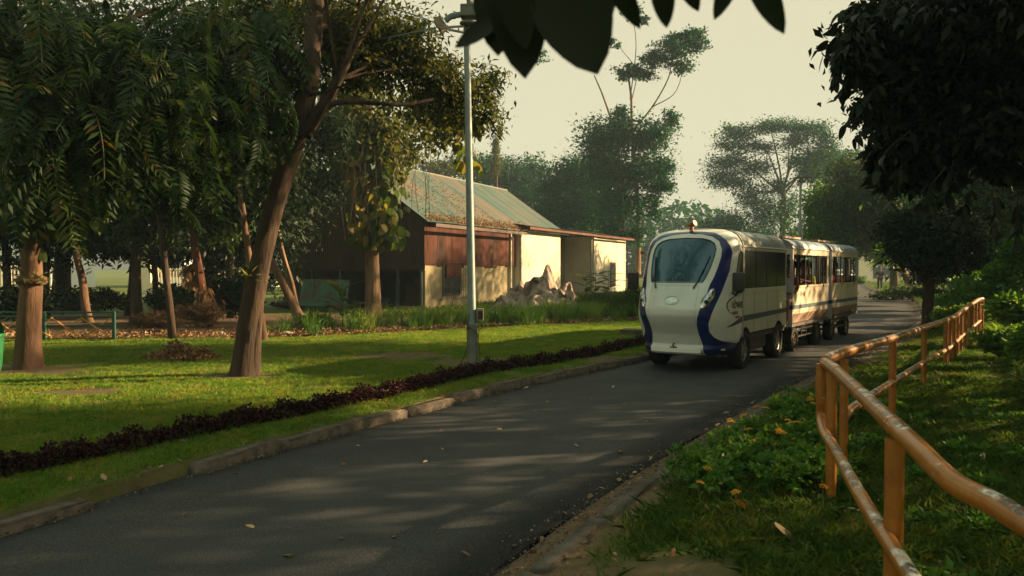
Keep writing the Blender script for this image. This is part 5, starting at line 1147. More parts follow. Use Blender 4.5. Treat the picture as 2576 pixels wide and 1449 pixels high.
for si, sp3 in enumerate(sprays):
    dd = 8.3+.7*rng.rand(); P3 = spline([at(x, y_, dd) for x, y_ in sp3], 7); MB().tube(P3, list(np.linspace(.010, .003, len(P3))), 5).build('twig', M['bark_dark'], t, True, base=b)
    for q in range(4, len(P3)):
        for _ in range(2): leaf_obj(bks[rng.randint(3)], P3[q]+rng.randn(3)*.012, t, b, rng, .7+.5*rng.rand(), rng.uniform(0, 6.28), -1.1, 'leaf')
ed = [pb_(2110+rng.rand()*60, 20+rng.rand()*260, 8.4, 20, 20, None, .6) for _ in range(9)] + [pb_(2200+rng.rand()*370, 370+rng.rand()*80, 9.2, 34, 26, None, .7) for _ in range(16)]
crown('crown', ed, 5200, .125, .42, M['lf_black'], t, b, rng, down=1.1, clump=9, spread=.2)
for (x, y_, h_, lab, bl) in ((17, 17, 1, 'tall dark bank tree standing behind the end of the railing', [((15, 19, 7.8), (3, 1.6, 2.0)), ((18.5, 20.5, 4.5), (2.0, 1.6, 2))]),
                         (20, 26, 1, 'tall dark bank tree further up behind the bushes', [((17, 26, 8), (3.5, 2.5, 2.6)), ((20, 27, 5), (3.5, 2.5, 2.4)), ((16.4, 27, 5), (2, 2, 1.6))])):
    b = Vector((x, y_, hz(x, y_))); t = treething('bank_tree', b, lab); trunk([([b, b+Vector((-.2, 0, 2.5)), Vector(bl[0][0])], .22, .1)]+limbs([b+Vector((-.2, 0, 2.5))], bl, rng, .06, 3), t, b, rng, M['bark_dark'])
    crown('crown', bl, 17000, .17, .42, M['lf_dark'], t, b, rng, down=.4, clump=32, spread=.35)
crown('crown', [((8.5, 11.5, 9.2), (3, 3, 2.4)), ((10.5, 13.5, 8.6), (2.5, 2, 1.8)), ((8, 9, 8.2), (2.5, 2, 1.8))], 13000, .15, .42, M['lf_black'], t, b, rng, down=.6, clump=30, spread=.3)  # unseen foliage above the frame, added to shade the left canopy
# shading trees added up the bank, hardly in view; crowns shaped for their shade
for (x, y_, bl, n_, lab) in ((12.5, 6.0, [((11.5, 6, 5.5), (3, 3, 2)), ((9.5, 5.2, 6.5), (2.2, 2.4, 1.4)), ((13, 8, 6), (2.5, 2.5, 2))], 12000, 'dense unseen shade tree up the bank right of the near railing'),
                          (14.5, 13.6, [((12.6, 14.9, 4.0), (2.2, 1.0, 1.1)), ((12.4, 15.7, 4.1), (2.0, .5, 1.0)), ((12.8, 13.6, 4.2), (2, 1.2, 1.1)), ((14.6, 15.3, 4.6), (1.8, 1.4, 1.0)), ((11, 15.2, 3.4), (1.2, .9, .8))], 22000, 'dense unseen shade tree on the bank level with the engine'),
                          (12.5, 10.6, [((10.2, 9.8, 5.2), (2.2, 1.5, 1.8)), ((10.3, 10.9, 5.6), (2.0, 1.2, 1.5)), ((10.3, 11.4, 3.0), (1.3, 1.6, .9)), ((9.2, 8.2, 4.4), (1.4, 1.4, 1.6)), ((10.0, 13.0, 2.8), (1.0, 1.0, .7))], 17000, 'spreading unseen shade tree on the bank behind the overhanging one'),
                          (22, 37, [((18.6, 36.2, 8.2), (1.5, 3.0, 1.7)), ((19.6, 34.5, 8.6), (1.5, 2, 1.6)), ((20.5, 37, 6), (2, 2, 2))], 15000, 'tall added shade tree on the bank level with the shed'),
                          (9.5, 1.5, [((8.2, 2.2, 4.5), (2.4, 2.2, 1.8)), ((6.2, 1.2, 5), (2, 2, 1.5)), ((8, -1, 5), (3, 2, 2)), ((9.6, 7.2, 2.5), (1.5, 1.2, .9)), ((9.0, 5.2, 2.3), (1.4, 1.2, .9)), ((8.4, 3.6, 2.1), (1.4, 1.2, .9)), ((10.2, 9.0, 2.6), (1.2, 1.2, .9)), ((10.4, 11.2, 2.2), (.9, 1.2, .8))], 26000, 'unseen bushy shade tree on the bank right of the camera')):
    b = Vector((x, y_, hz(x, y_))); t = treething('bank_tree', b, lab); trunk([([b, b+Vector((0, 0, 2)), Vector(bl[0][0])], .25, .12)]+limbs([b+Vector((0, 0, 2.5))], bl, rng, .06, 3), t, b, rng, M['bark_dark'])
    crown('crown', bl, n_, .15, .5, M['lf_dark'], t, b, rng, down=.4, clump=40, spread=.35)
# ---- the spray of big leaves right above the camera
b = at(1420, -260, 1.5); t = empty('overhanging_branch', b, 0, 'blurred dark branch with large hanging leaves close above the camera', 'branch')
MB().tube(spline([at(1050, -260, 1.5), at(1300, -180, 1.35), at(1500, -150, 1.3), at(1750, -170, 1.3), at(2050, -240, 1.4)], 5), [.012]*21, 6).build('twig', M['bark_dark'], t, True, base=b)
def hang(bp_, tp_, wpx, d, tw=0):
    A = at(*bp_, d); B = at(*tp_, d+.04); L = (B-A).length; w_ = wpx*d/F; me = tintmesh(bigleaf_mesh(L, w_, 'leaf', M['lf_black'], .10), .3)
    yv = (B-A).normalized(); xv = yv.cross(Vector((0, 1, 0))).normalized(); xv = (Matrix.Rotation(tw, 3, yv) @ xv); zv = xv.cross(yv)
    o = link('leaf', me, t); mt = Matrix((xv, yv, zv)).transposed().to_4x4(); mt.translation = A-b; o.matrix_local = mt
    MB().tube([A, at(bp_[0]+4, -165, 1.32)], .0022, 5).build('stalk', M['bark_dark'], t, True, base=b)
for a in (((1392, -95), (1500, 186), 215, 1.1, .1), ((1290, -110), (1314, 198), 170, 1.15, -.2), ((1262, -110), (1258, 140), 150, 1.2, .2), ((1230, -110), (1300, 90), 110, 1.25, .1), ((1255, 40), (1153, 122), 58, 1.2, .2), ((1285, -80), (1330, 120), 110, 1.1, .5), ((1535, -70), (1608, 68), 62, 1.2, .3),
          ((1545, -80), (1541, 58), 46, 1.2, .9), ((1660, -70), (1676, 66), 66, 1.15, .2), ((1710, -80), (1754, 24), 56, 1.2, .3), ((1852, -80), (1800, 48), 55, 1.2, .3), ((1890, -80), (1966, 82), 76, 1.15, .2), ((1925, -80), (1925, 16), 44, 1.2, .3)): hang(*a)
# ---------------------------------------------------------------- grass
def tuft_mesh(name, nb, rad, h, w, rng, m, spread=.5):
    P = np.zeros((nb, 3)); a = rng.rand(nb)*6.283; r = rad*np.sqrt(rng.rand(nb)); P[:, 0] = r*np.cos(a); P[:, 1] = r*np.sin(a)
    D = rng.randn(nb, 3)*spread; D[:, 2] = 1; D /= np.linalg.norm(D, axis=1)[:, None]; H_ = h*(.5+.7*rng.rand(nb)); S = np.stack([np.cos(a+1.6+rng.randn(nb)), np.sin(a+1.6), np.zeros(nb)], 1)
    mid = P + D*(H_*.55)[:, None]; tip = P + D*H_[:, None] + np.stack([D[:, 0]*H_*.7, D[:, 1]*H_*.7, -.12*H_], 1)
    V_ = np.stack([P-S*w*.5, P+S*w*.5, mid+S*w*.4, tip, mid-S*w*.4], 1).reshape(-1, 3); me = bpy.data.meshes.new(name)
    return mesh_np(name, V_, np.arange(nb*5).reshape(nb, 5), m)
def scatter(name, P, src, scale, rng, label, kind='stuff', parent=None, tilt=0):
    P = np.asarray(P, float); n_ = len(P); me = bpy.data.meshes.new(name); me.vertices.add(n_); me.vertices.foreach_set('co', P.astype(np.float32).ravel())
    a = me.attributes.new('sc', 'FLOAT', 'POINT'); a.data.foreach_set('value', (scale*(.7+.6*rng.rand(n_))).astype(np.float32))
    a = me.attributes.new('rt', 'FLOAT_VECTOR', 'POINT'); a.data.foreach_set('vector', np.stack([tilt*rng.randn(n_), tilt*rng.randn(n_), rng.rand(n_)*6.283], 1).astype(np.float32).ravel())
    so = bpy.data.objects.new(name+'_source', src)
    g = bpy.data.node_groups.new(name, 'GeometryNodeTree'); g.interface.new_socket('Geometry', in_out='INPUT', socket_type='NodeSocketGeometry'); g.interface.new_socket('Geometry', in_out='OUTPUT', socket_type='NodeSocketGeometry')
    i_, o_ = g.nodes.new('NodeGroupInput'), g.nodes.new('NodeGroupOutput'); ins = g.nodes.new('GeometryNodeInstanceOnPoints'); oi = g.nodes.new('GeometryNodeObjectInfo'); oi.inputs['Object'].default_value = so; oi.inputs['As Instance'].default_value = True
    n1 = g.nodes.new('GeometryNodeInputNamedAttribute'); n1.data_type = 'FLOAT'; n1.inputs['Name'].default_value = 'sc'; n2 = g.nodes.new('GeometryNodeInputNamedAttribute'); n2.data_type = 'FLOAT_VECTOR'; n2.inputs['Name'].default_value = 'rt'
    m2p = g.nodes.new('GeometryNodeMeshToPoints'); g.links.new(i_.outputs[0], m2p.inputs['Mesh'])
    g.links.new(m2p.outputs[0], ins.inputs['Points']); g.links.new(oi.outputs['Geometry'], ins.inputs['Instance']); g.links.new(n2.outputs['Attribute'], ins.inputs['Rotation']); g.links.new(n1.outputs['Attribute'], ins.inputs['Scale']); g.links.new(ins.outputs[0], o_.inputs[0])
    o = link(name, me, parent); md = o.modifiers.new('scatter', 'NODES'); md.node_group = g
    return tag(o, label, kind=kind)
rng = np.random.RandomState(77)
def rejection(x0, x1, y0, y1, dens, fn, cap=40000):
    n_ = int((x1-x0)*(y1-y0)*dens); X = rng.uniform(x0, x1, n_); Y = rng.uniform(y0, y1, n_); vis = np.abs(X) < .68*Y+2.4; k = fn(X, Y) & vis; X, Y = X[k], Y[k]; return np.stack([X, Y, Hz(X, Y)-.004], 1)
def nz(x, y): return (np.sin(x*2.1+y*1.3)+np.sin(x*.9-y*2.2+1)+np.sin(x*4.3+y*3.1)*.6+np.sin(x*1.1+3*y))/3.6
def lawn_ok(X, Y, cut=.5):
    dl = XL(Y)-X; b_ = bare_at(X, Y); return (dl > .16) & (Y < bedline(X)) & (b_ + .35*rng.rand(len(X)) < cut) & ((nz(X, Y) < .62) | (rng.rand(len(X)) < .35))
lt = tuft_mesh('grass_tuft', 70, .13, .05, .006, rng, M['grass'])
P = np.concatenate([rejection(-10, 4, 2, 11, 95, lawn_ok), rejection(-18, 8, 11, 24, 55, lawn_ok)]); scatter('grass', P, lt, 1.0, rng, 'short mown green lawn grass with thin worn patches')
rt_ = tuft_mesh('grass_tuft', 60, .13, .085, .008, rng, M['grass_rough'], .7)
def vr_ok(X, Y): d = X-XR(Y); return (d > .5) & (d < 9) & (bare_at(X, Y)+.5*rng.rand(len(X)) < .62) & ((nz(X*1.3, Y*1.3) < .45) | (rng.rand(len(X)) < .35))
P = np.concatenate([rejection(-1, 8, 2, 10, 110, vr_ok), rejection(3, 22, 10, 28, 30, vr_ok)]); scatter('grass', P, rt_, 1.0, rng, 'patchy unkempt grass on the right verge and under the railing')
def vl_far(X, Y): return ((XL(Y)-X) > .2) & ((XL(Y)-X) < 20) & (Y > 24)
far_t = tuft_mesh('grass_tuft', 50, .5, .25, .03, rng, M['grass_rough'])
P = np.concatenate([rejection(-5, 30, 24, 60, 3, vl_far), rejection(12, 50, 26, 80, 3, lambda X, Y: (X-XR(Y) > .6) & (X-XR(Y) < 14))]); scatter('grass', P, far_t, 1.0, rng, 'rough grass on the far verges of the road')
# tall bed grass before the shed and the dark clump by the train
tall = tuft_mesh('grass_tuft', 46, .16, .52, .014, rng, M['grass_tall'], .28)
def bed_ok(X, Y): b_ = bedline(X); return (Y > b_+.15) & (Y < b_+3.2+.4*np.maximum(X, 0)) & (X > -5.9) & (X < XL(Y)-1.2) & ((nz(X*1.7, Y*2) < .35) | (X > -1))
P = rejection(-6, 9, 17, 34, 9, bed_ok); P = P[rng.rand(len(P)) < np.interp(P[:, 0], [-6, -3, 0, 2], [.35, .55, .9, 1])]; scatter('tall_grass', P, tall, 1.0, rng, 'tall pale green grass growing in the bed before the shed')
# ---------------------------------------------------------------- purple border hedge
HX = [(-6.6, 2.2), (-5.5, 3.6), (-4.6, 4.75), (-3.7, 5.75), (-2.6, 7.5), (-1.5, 9.2), (-.5, 11.15), (1.0, 13.1), (2.5, 15.6), (4.2, 18.6)]
hp = spline([(x, y_, 0) for x, y_ in HX], 14); n_ = 32000; ti = rng.rand(n_)*(len(hp)-1.01); i0 = ti.astype(int); fr = ti-i0
C_ = hp[i0]*(1-fr)[:, None]+hp[i0+1]*fr[:, None]; T_ = hp[i0+1]-hp[i0]; T_ /= np.linalg.norm(T_, axis=1)[:, None]; Nn = np.stack([T_[:, 1], -T_[:, 0], 0*T_[:, 0]], 1)
hh = .13+.035*np.sin(ti*1.7)+.03*np.sin(ti*4.1+1)+.02*np.sin(ti*9.3); a = rng.rand(n_)*math.pi; rr = .55+.45*rng.rand(n_)
P = C_+Nn*(np.cos(a)*rr*.15)[:, None]; P[:, 2] = Hz(P[:, 0], P[:, 1])+np.sin(a)*rr*hh+.01; V_, Fq = leafgeo(P, .04*(.7+.6*rng.rand(n_)), .024, rng, -.5)
b = Vector((-.5, 11.15, .1)); tag(link('hedge', mesh_np('hedge', V_-np.array(b), Fq, M['lf_purple'], False, {'tint': ('FACE', rng.rand(n_))}), None, b), 'low dark purple border hedge running along the lawn edge', 'hedge')
# green shoots poking out
# ---------------------------------------------------------------- leaf heap, litter, fallen leaves
def drypts(P, L, rng): return leafgeo(P, L*(.6+.7*rng.rand(len(P))), L*.5, rng, 0, .35, 1.2)
c = gp(450, 905, .1); n_ = 2600; a = rng.rand(n_)*6.283; r = np.sqrt(rng.rand(n_)); X = c.x+np.cos(a)*r*.56+.06*rng.randn(n_); Y = c.y+.1+np.sin(a)*r*.42
hgt = .24*(1-r**1.4)*(1+.35*np.sin(X*11)+.2*np.sin(X*23)); P = np.stack([X, Y, Hz(X, Y)+np.maximum(hgt, .005)*(.35+.65*rng.rand(n_))], 1); V_, Fq = drypts(P, .085, rng)
b = Vector((c.x, c.y, .1)); tag(link('leaf_pile', mesh_np('leaf_pile', V_-np.array(b), Fq, M['lf_dry'], False, {'tint': ('FACE', rng.rand(n_))}), None, b), 'swept heap of dry brown leaves on the lawn', 'leaf pile')
# litter: strip along the bed edge, roof, verges
L_ = []
n_ = 5200; X = rng.uniform(-13, 4, n_); Y = bedline(X)+np.abs(rng.randn(n_))*.7+.05; L_.append(np.stack([X, Y, Hz(X, Y)+.02+.05*rng.rand(n_)], 1))
P = np.concatenate(L_); V_, Fq = drypts(P, .09, rng); tag(link('leaf_litter', mesh_np('leaf_litter', V_, Fq, M['lf_dry'], False, {'tint': ('FACE', rng.rand(len(P)))})), 'dry leaf litter along the edge of the planted bed', kind='stuff')
hm_ = Matrix.Translation(HC) @ Matrix.Rotation(-HA, 4, 'Z')
n_ = 2400; yy = np.concatenate([rng.uniform(-.2, 9, 1700), rng.uniform(0, 6, 700)]); u = np.abs(np.concatenate([rng.randn(1700)*.22, rng.rand(700)*3])); xx = .42-u*1.0
zz = EZ-.24+u*(PZ+.05-EZ+.24)/(HWD+.42)+.05+.06*rng.rand(n_)*np.exp(-u*4); P = np.stack([xx, yy, zz], 1)
V_, Fq = drypts(P, .09, rng); o = link('roof_leaves', mesh_np('roof_leaves', V_, Fq, M['lf_dry'], False, {'tint': ('FACE', rng.rand(n_))})); o.matrix_world = hm_; tag(o, 'brown fallen leaves gathered along the eave of the shed roof', kind='stuff')
n_ = 900; X = np.concatenate([rng.uniform(-7, 2, 350), rng.uniform(-.2, 5, 550)]); Y = np.concatenate([rng.uniform(5, 16, 350), rng.uniform(2.6, 14, 550)]); k = ((XL(Y)-X) > .1) | ((X-XR(Y)) > .05); X, Y = X[k], Y[k]
P = np.stack([X, Y, Hz(X, Y)+.03], 1); V_, Fq = drypts(P, .035, rng); tag(link('leaf_litter', mesh_np('leaf_litter', V_, Fq, M['lf_dry'], False, {'tint': ('FACE', rng.rand(len(P)))})), 'small dry leaf scraps scattered in the grass', kind='stuff')
dl_ = bigleaf_mesh(.11, .055, 'fallen_leaf', M['lf_dry'], .5); dls = [tintmesh(dl_, v) for v in (.2, .5, .75, .97)]
def fallen(px, py, s, lab, grp, z=.02, v=None, right=False):
    p = gp(px, py, z if not right else .06); p.z = (hz(p.x, p.y) if abs(hz(p.x, p.y)+.05) > .02 else .012) + .022*s
    s *= .72
    q = rng.randint(4) if v is None else v; me = dls[q]; tone = ('dark brown', 'brown', 'tan', 'pale')[q]; size = 'tiny ' if s < .68 else 'small ' if s < .85 else 'large ' if s > 1.02 else ''
    dist = 'nearest to the viewer' if p.y < 5 else 'in front of the long kerb stones' if p.y < 7.5 else 'level with the railing corner' if p.y < 10 else 'near the lamp pole' if p.y < 13 else 'beyond the lamp pole'
    side = '' if 'road' not in grp else (' left of the middle' if p.x < .5*(XL(p.y)+XR(p.y)) else ' right of the middle')
    if lab[:4] != 'pale': lab = size + tone + ' ' + lab.replace('small ', '').replace('dry ', '').replace('brown ', '') + side + ', ' + dist
    lab = ' '.join(lab.split()[:16])
    o = link('fallen_leaf', me, None, p, (R(10)+rng.randn()*.25, rng.randn()*.5, rng.rand()*6.28), (s, s, s)); tag(o, lab, 'leaf', grp)
for (px, py) in ((2310/2.576*1+0, 1122), (1110, 1128), (1075, 1160), (1545, 972), (1575, 1016), (1444, 1118), (1230, 1190), (870, 1168), (600, 1193), (460, 1298), (850, 1355), (990, 1352), (1115, 1085), (1490, 1000), (980, 1030), (1340, 1035), (1250, 1080), (1630, 1060), (1380, 1010), (640, 1330), (1160, 1390), (720, 1400)):
    fallen(px, py, .55+.35*rng.rand(), 'dry leaf on the asphalt', 'dry leaves on the road')
fallen(1558, 1138, .95, 'pale curled leaf on the asphalt close to the right road edge', 'dry leaves on the road', v=3)
o = dls[0]; gl = tintmesh(bigleaf_mesh(.1, .06, 'fallen_leaf', M['lf_bright'], .3), .8); p = gp(738, 1405, 0); o = link('fallen_leaf', gl, None, (p.x, p.y, .022), (.1, .2, 1.2), (.8,)*3); tag(o, 'fresh green leaf lying on the near asphalt', 'leaf')
for (px, py) in ((1415, 1275), (1335, 1335), (1350, 1375), (1290, 1360), (1365, 1338), (1505, 1215), (1527, 1213), (1490, 1232), (1570, 1185), (1640, 1140), (1665, 1125), (1745, 1140), (1810, 1060), (1835, 1030), (1780, 1070), (1600, 1175), (1560, 1200), (1895, 1005), (1850, 1010)):
    fallen(px, py, .7+.4*rng.rand(), 'dry leaf on the right edge dirt', 'dry leaves along the right kerb', right=True)
for (px, py) in ((1590, 1185), (1610, 1180), (1655, 1325), (1480, 1290), (1465, 1365), (1630, 1425), (1720, 1200), (1730, 1225), (1760, 1290), (1880, 1330), (1410, 1400), (1450, 1400), (1855, 1110), (1980, 1250), (2130, 1300), (2200, 1160), (2340, 1360), (2410, 1420), (2320, 1120), (2380, 1000), (2330, 930), (1700, 1410)):
    fallen(px, py, .75+.4*rng.rand(), 'dry leaf in the right verge', 'dry leaves in the right verge grass', right=True)
for (px, py) in ((370, 1172), (345, 1195), (410, 1165), (240, 1170), (265, 1205), (185, 1205), (360, 1172), (60, 1235), (470, 1115), (545, 1068), (1010, 888), (585, 960), (440, 965), (295, 1050), (235, 1055), (820, 965), (740, 930), (950, 870), (1260, 860), (1065, 845), (1405, 829), (1485, 826), (1500, 830), (160, 955), (20, 985), (1330, 960), (1250, 975), (1240, 1035-40), (900, 1040)):
    fallen(px, py, .7+.5*rng.rand(), 'dry leaf on the left lawn', 'dry leaves on the left lawn', z=.1)
big_d = tintmesh(bigleaf_mesh(.20, .13, 'fallen_leaf', M['lf_dry'], .6), .95); p = gp(1975, 1370, .08); o = link('fallen_leaf', big_d, None, (p.x-.05, p.y, hz(p.x, p.y)+.09), (R(-8), R(25), R(-70))); tag(o, 'largest pale curled dry leaf standing in the right verge grass', 'leaf')
big_d2 = tintmesh(bigleaf_mesh(.15, .07, 'fallen_leaf', M['lf_dry'], .5), .9); p = gp(2470, 1160, .1); o = link('fallen_leaf', big_d2, None, (p.x, p.y, hz(p.x, p.y)+.06), (R(-8), R(35), R(130))); tag(o, 'curved tan leaf in the grass behind the near railing', 'leaf')
# grit along the asphalt edges
n_ = 5200; Y = 2.8+rng.rand(n_)**1.3*14; X = XR(Y)+.05+.11*rng.randn(n_); k = rng.rand(n_) < .25; X[k] = XL(Y[k])+.04+np.abs(rng.randn(k.sum()))*.05
P = np.stack([X, Y, np.maximum(Hz(X, Y), .012)+.004+.008*rng.rand(n_)], 1); V_, Fq = leafgeo(P, .016*(.5+rng.rand(n_)), .013, rng, 0, .5, 1)
M['grit'] = leafmat('grit', [(0, (.02, .02, .02)), (.7, (.07, .065, .06)), (1, (.28, .25, .2))], 0, rough=.9)
tag(link('grit', mesh_np('grit', V_, Fq, M['grit'], False, {'tint': ('FACE', rng.rand(n_))})), 'loose bitumen crumbs and grit along the road edges', kind='stuff')
# ---------------------------------------------------------------- green fence with yellow zigzag
M['fgreen'] = mat('green fence paint', (.012, .065, .045), (.01, .045, .035), scale=6, rough=.5); M['fyel'] = mat('fence yellow', (.50, .25, .05), (.34, .16, .04), scale=6, rough=.6)
fb = base_of(287, 856); fe = Vector((fb.x, fb.y, hz(fb.x, fb.y))); fn = empty('fence', fe, 0, 'low green metal fence with yellow zigzag bars at the left lawn edge', 'fence')
FH = .60
for i, x in enumerate((0, -1.45, -2.9, -4.35, -5.8)):
    MB().box(x-.03, x+.03, -.03, .03, -.05, FH).build('post', M['fgreen'], fn)
for z in (FH-.02, FH-.11, .30): MB().tube([(0, 0, z), (-6.5, .1, z)], .02, 6).build('rail', M['fgreen'], fn, True)
MB().tube([(0, 0, .04), (-6.5, .1, .04)], .013, 6).build('rail', M['rust'], fn, True)
x = -.05
while x > -6.3:
    for za, zb in ((.47, .05), (.05, .47)): MB().tube([(x, .02 if za > zb else -.02, za), (x-.62, .02 if za > zb else -.02, zb)], .017, 6).build('zigzag_bar', M['fyel'], fn, True)
    x -= .62
# green litter bin at the left edge
bb = gp(-12, 938, .1); bn = empty('litter_bin', (bb.x-.1, bb.y, hz(bb.x, bb.y)), 0, 'green plastic litter bin cut by the left picture edge', 'litter bin'); M['bin'] = mat('bin green', (.02, .16, .055), (.015, .11, .04), scale=5, rough=.45)
V_ = []; Fs = []
prof = [(.15, .02), (.17, .1), (.205, .52), (.225, .53), (.225, .57), (.20, .575), (.19, .68), (.13, .78), (.0, .81)]
for r_, z_ in prof: V_ += [(r_*math.cos(t), r_*math.sin(t), z_) for t in np.linspace(0, 2*math.pi, 20, endpoint=False)]
for i in range(len(prof)-1):
    for j in range(20): 
        if 5 <= i <= 6 and j in (17, 18, 19, 0, 1, 14, 15, 16, 13): continue
        Fs.append((i*20+j, i*20+(j+1) % 20, (i+1)*20+(j+1) % 20, (i+1)*20+j))
mb = MB(); mb.add(V_, Fs); mb.build('body', M['bin'], bn, True); MB().tube([(.12, -.12, 0), (.12, -.12, .3)], .02, 6).build('leg', M['steel'], bn); MB().tube([(-.12, -.12, 0), (-.12, -.12, .3)], .02, 6).build('leg', M['steel'], bn)
MB().box(.0, .10, -.21, -.2, .22, .3).build('sticker', M['white'], bn)
# ---------------------------------------------------------------- beyond the grove: cream compound wall with bars, gate pillars, white blocks, parked cars
M['palecream'] = mat('pale cream', (.82, .74, .56), (.74, .64, .46), scale=.8, rough=.9); M['palewhite'] = mat('pale white wall', (.85, .86, .84), (.78, .79, .77), scale=.5, rough=.9)
def gnd(px, d): p = at(px, 690, d); return Vector((p.x, p.y, hz(p.x, p.y)))
a = gnd(-60, 34); e_ = gnd(165, 34); fw = empty('boundary_fence', a, 0, 'cream barred boundary fence shining beyond the grove at far left', 'fence'); Lf = e_.x-a.x
MB().box(0, Lf, 0, .15, 0, .35).build('plinth', M['palecream'], fw)
for i in range(int(Lf/.14)): 
    MB().box(i*.14, i*.14+.07, .05, .09, .35, 1.75).build('bar', M['palecream'], fw)
for z in (.7, 1.7): MB().box(0, Lf, .03, .11, z, z+.06).build('rail', M['palecream'], fw)
a = gnd(395, 42); e_ = gnd(640, 42); fw = empty('boundary_fence', a, 0, 'cream barred fence between pillars seen through the grove beside the parked cars', 'fence'); Lf = e_.x-a.x
for i in range(int(Lf/.16)): MB().box(i*.16, i*.16+.06, .05, .09, .2, 1.5).build('bar', M['palecream'], fw)
MB().box(0, Lf, .03, .11, 1.4, 1.46).build('rail', M['palecream'], fw); MB().box(0, Lf, .0, .14, 0, .25).build('plinth', M['palecream'], fw)
for (px, w_, h_, lab) in ((508, .5, 1.75, 'cream gate pillar standing alone right of the fence bars'), (367, .5, 2.3, 'cream pillar by the white hut beyond the grove')):
    p = gnd(px, 41.5); q = empty('pillar', p, 0, lab, 'pillar'); MB().box(-w_/2, w_/2, 0, w_, 0, h_).build('shaft', M['palecream'], q); MB().box(-w_/2-.06, w_/2+.06, -.06, w_+.06, h_, h_+.14).build('cap', M['palewhite'], q)
for (px, wpx, d, h_, lab, cx) in ((40, 260, 60, 4.2, 'white building with awning beyond the left fence', 0), (400, 130, 62, 4.6, 'small white building seen through the trunks', 0), (680, 200, 66, 4, 'low pale building hidden by the grove', 0)):
    p = gnd(px, d); w_ = wpx*d/F; q = empty('far_building', p, 0, lab, 'building'); MB().box(-w_/2, w_/2, 0, 4, 0, h_).build('wall', M['palewhite'], q); MB().box(-w_/2-.3, w_/2+.3, -.5, 4.2, h_, h_+.2).build('roof', M['roof_blue'], q)
    for i in range(max(2, int(w_/2))):
        x = -w_/2+.8+i*1.9; wn = MB().box(x, x+.9, -.03, -.005, 1.2, 2.4).build('window', M['glass_dark'], q); MB().box(x-.08, x+.98, -.06, -.032, 2.4, 2.5).build('frame', M['palecream'], wn)
def car(px, d, rz, body, lab):
    p = gnd(px, d); c = empty('parked_car', p, rz, lab, 'car', 'cars parked beyond the grove'); prof = [(-2.05, .35), (-2.1, .7), (-1.95, .88), (-1.1, .98), (-.5, 1.42), (.75, 1.46), (1.5, 1.05), (2.0, .98), (2.08, .6), (2.0, .35)]
    mb = MB(); mb.prism([(x, -.82, z) for x, z in prof], (0, 1.64, 0), 0); mb.build('body', body, c, bevel=.06)
    for s in (-.826, .826):
        mb = MB(); mb.prism([(-.98, s, .98), (-.46, s, 1.36), (.1, s, 1.38), (.1, s, .98)], (0, .004 if s > 0 else -.004, 0), 0); mb.prism([(.18, s, .98), (.18, s, 1.38), (.7, s, 1.38), (1.25, s, 1.03)], (0, .004 if s > 0 else -.004, 0), 0); mb.build('window', M['glass_dark'], c)
    mb = MB(); mb.obox((-.82, 0, 1.2), (.27, 0, .21), (0, .68, 0), (-.012, 0, .016)); mb.build('windscreen', M['glass_dark'], c)
    for x in (-1.3, 1.3):
        for s in (-.8, .8): MB().tube([(x, s-.09, .31), (x, s+.09, .31)], .31, 16).build('wheel', M['rubber'], c, True)
    for s in (-.6, .6): MB().obox((-2.08, s, .68), (.03, 0, 0), (0, .17, 0), (0, 0, .08)).build('headlight', M['chrome'], c)
car(440, 46, R(8), M['palewhite'], 'white parked car behind the cream bars left of the pillar'); car(560, 48, R(-4), M['roof_blue'], 'silver blue parked car right of the cream pillar'); car(620, 50, R(5), M['palewhite'], 'white parked car half hidden by the rusty trunk'); car(60, 50, R(3), M['roof_blue'], 'grey car behind the left barred fence')
# pale sunny ground out there
# far white car and pillars down the road
car(2125, 98, R(80), M['palewhite'], 'white vehicle far down the road behind the last carriage')
for (px, h_, lab) in ((2172, 4, 'pale yellow post far down the road'), (2188, 3.4, 'second pale post far down the road near the walking man')):
    p = gnd(px, 100); q = empty('pillar', p, 0, lab, 'pillar'); MB().box(-.4, .4, 0, .5, 0, h_).build('shaft', M['palecream'], q); MB().box(-.45, .45, -.05, .55, h_, h_+.15).build('cap', M['palewhite'], q)
# ---------------------------------------------------------------- things before the shed
def hpt(x, y_, z=0): return hm_ @ Vector((x, y_, z))
# tarpaulin heap
n_u, n_v = 90, 70; V_ = []; c = at(1372, 770, 27.6); c.z = .1
from mathutils import noise as mnoise
U = np.linspace(-1.55, 1.55, n_u); Wv = np.linspace(-1.1, 1.1, n_v)
for u in U:
    for v in Wv:
        r = math.hypot(u/1.5, v/1.05); h = max(0, 1-r**1.6)*.85; q = mnoise.noise(Vector((u*1.3, v*1.3, 3)))
        ridge = 1-abs(mnoise.noise(Vector((u*1.6+5, v*1.6, 1))))*3.2; rg2 = 1-abs(mnoise.noise(Vector((u*3.4, v*3.4+7, 2))))*3.0; rg3 = 1-abs(mnoise.noise(Vector((u*8, v*8+2, 4))))*2
        pk = .62*math.exp(-abs((u-.02)/.17)**1.5-abs((v-.1)/.25)**1.5)
        dd = mnoise.voronoi(Vector((u*1.9+.3*q, v*1.9, 2)))[0]; d2 = mnoise.voronoi(Vector((u*4.2, v*4.2, 5)))[0]; z = h*(.30+.95*max(0, 1-dd[0]*1.25)+.30*(1-d2[0]*1.6)+.2*ridge)+pk*.9+.06*rg3*(h > .02)+.10*(h > .02)*(1-abs(math.sin(u*5+3*q+v*2)))**2; V_.append((u*1.2+.16*q, v+.16*rg2, max(z, .0)+.01*rg2))
I = np.arange(n_u*n_v).reshape(n_u, n_v); Fq = np.stack([I[:-1, :-1], I[1:, :-1], I[1:, 1:], I[:-1, 1:]], -1).reshape(-1, 4)
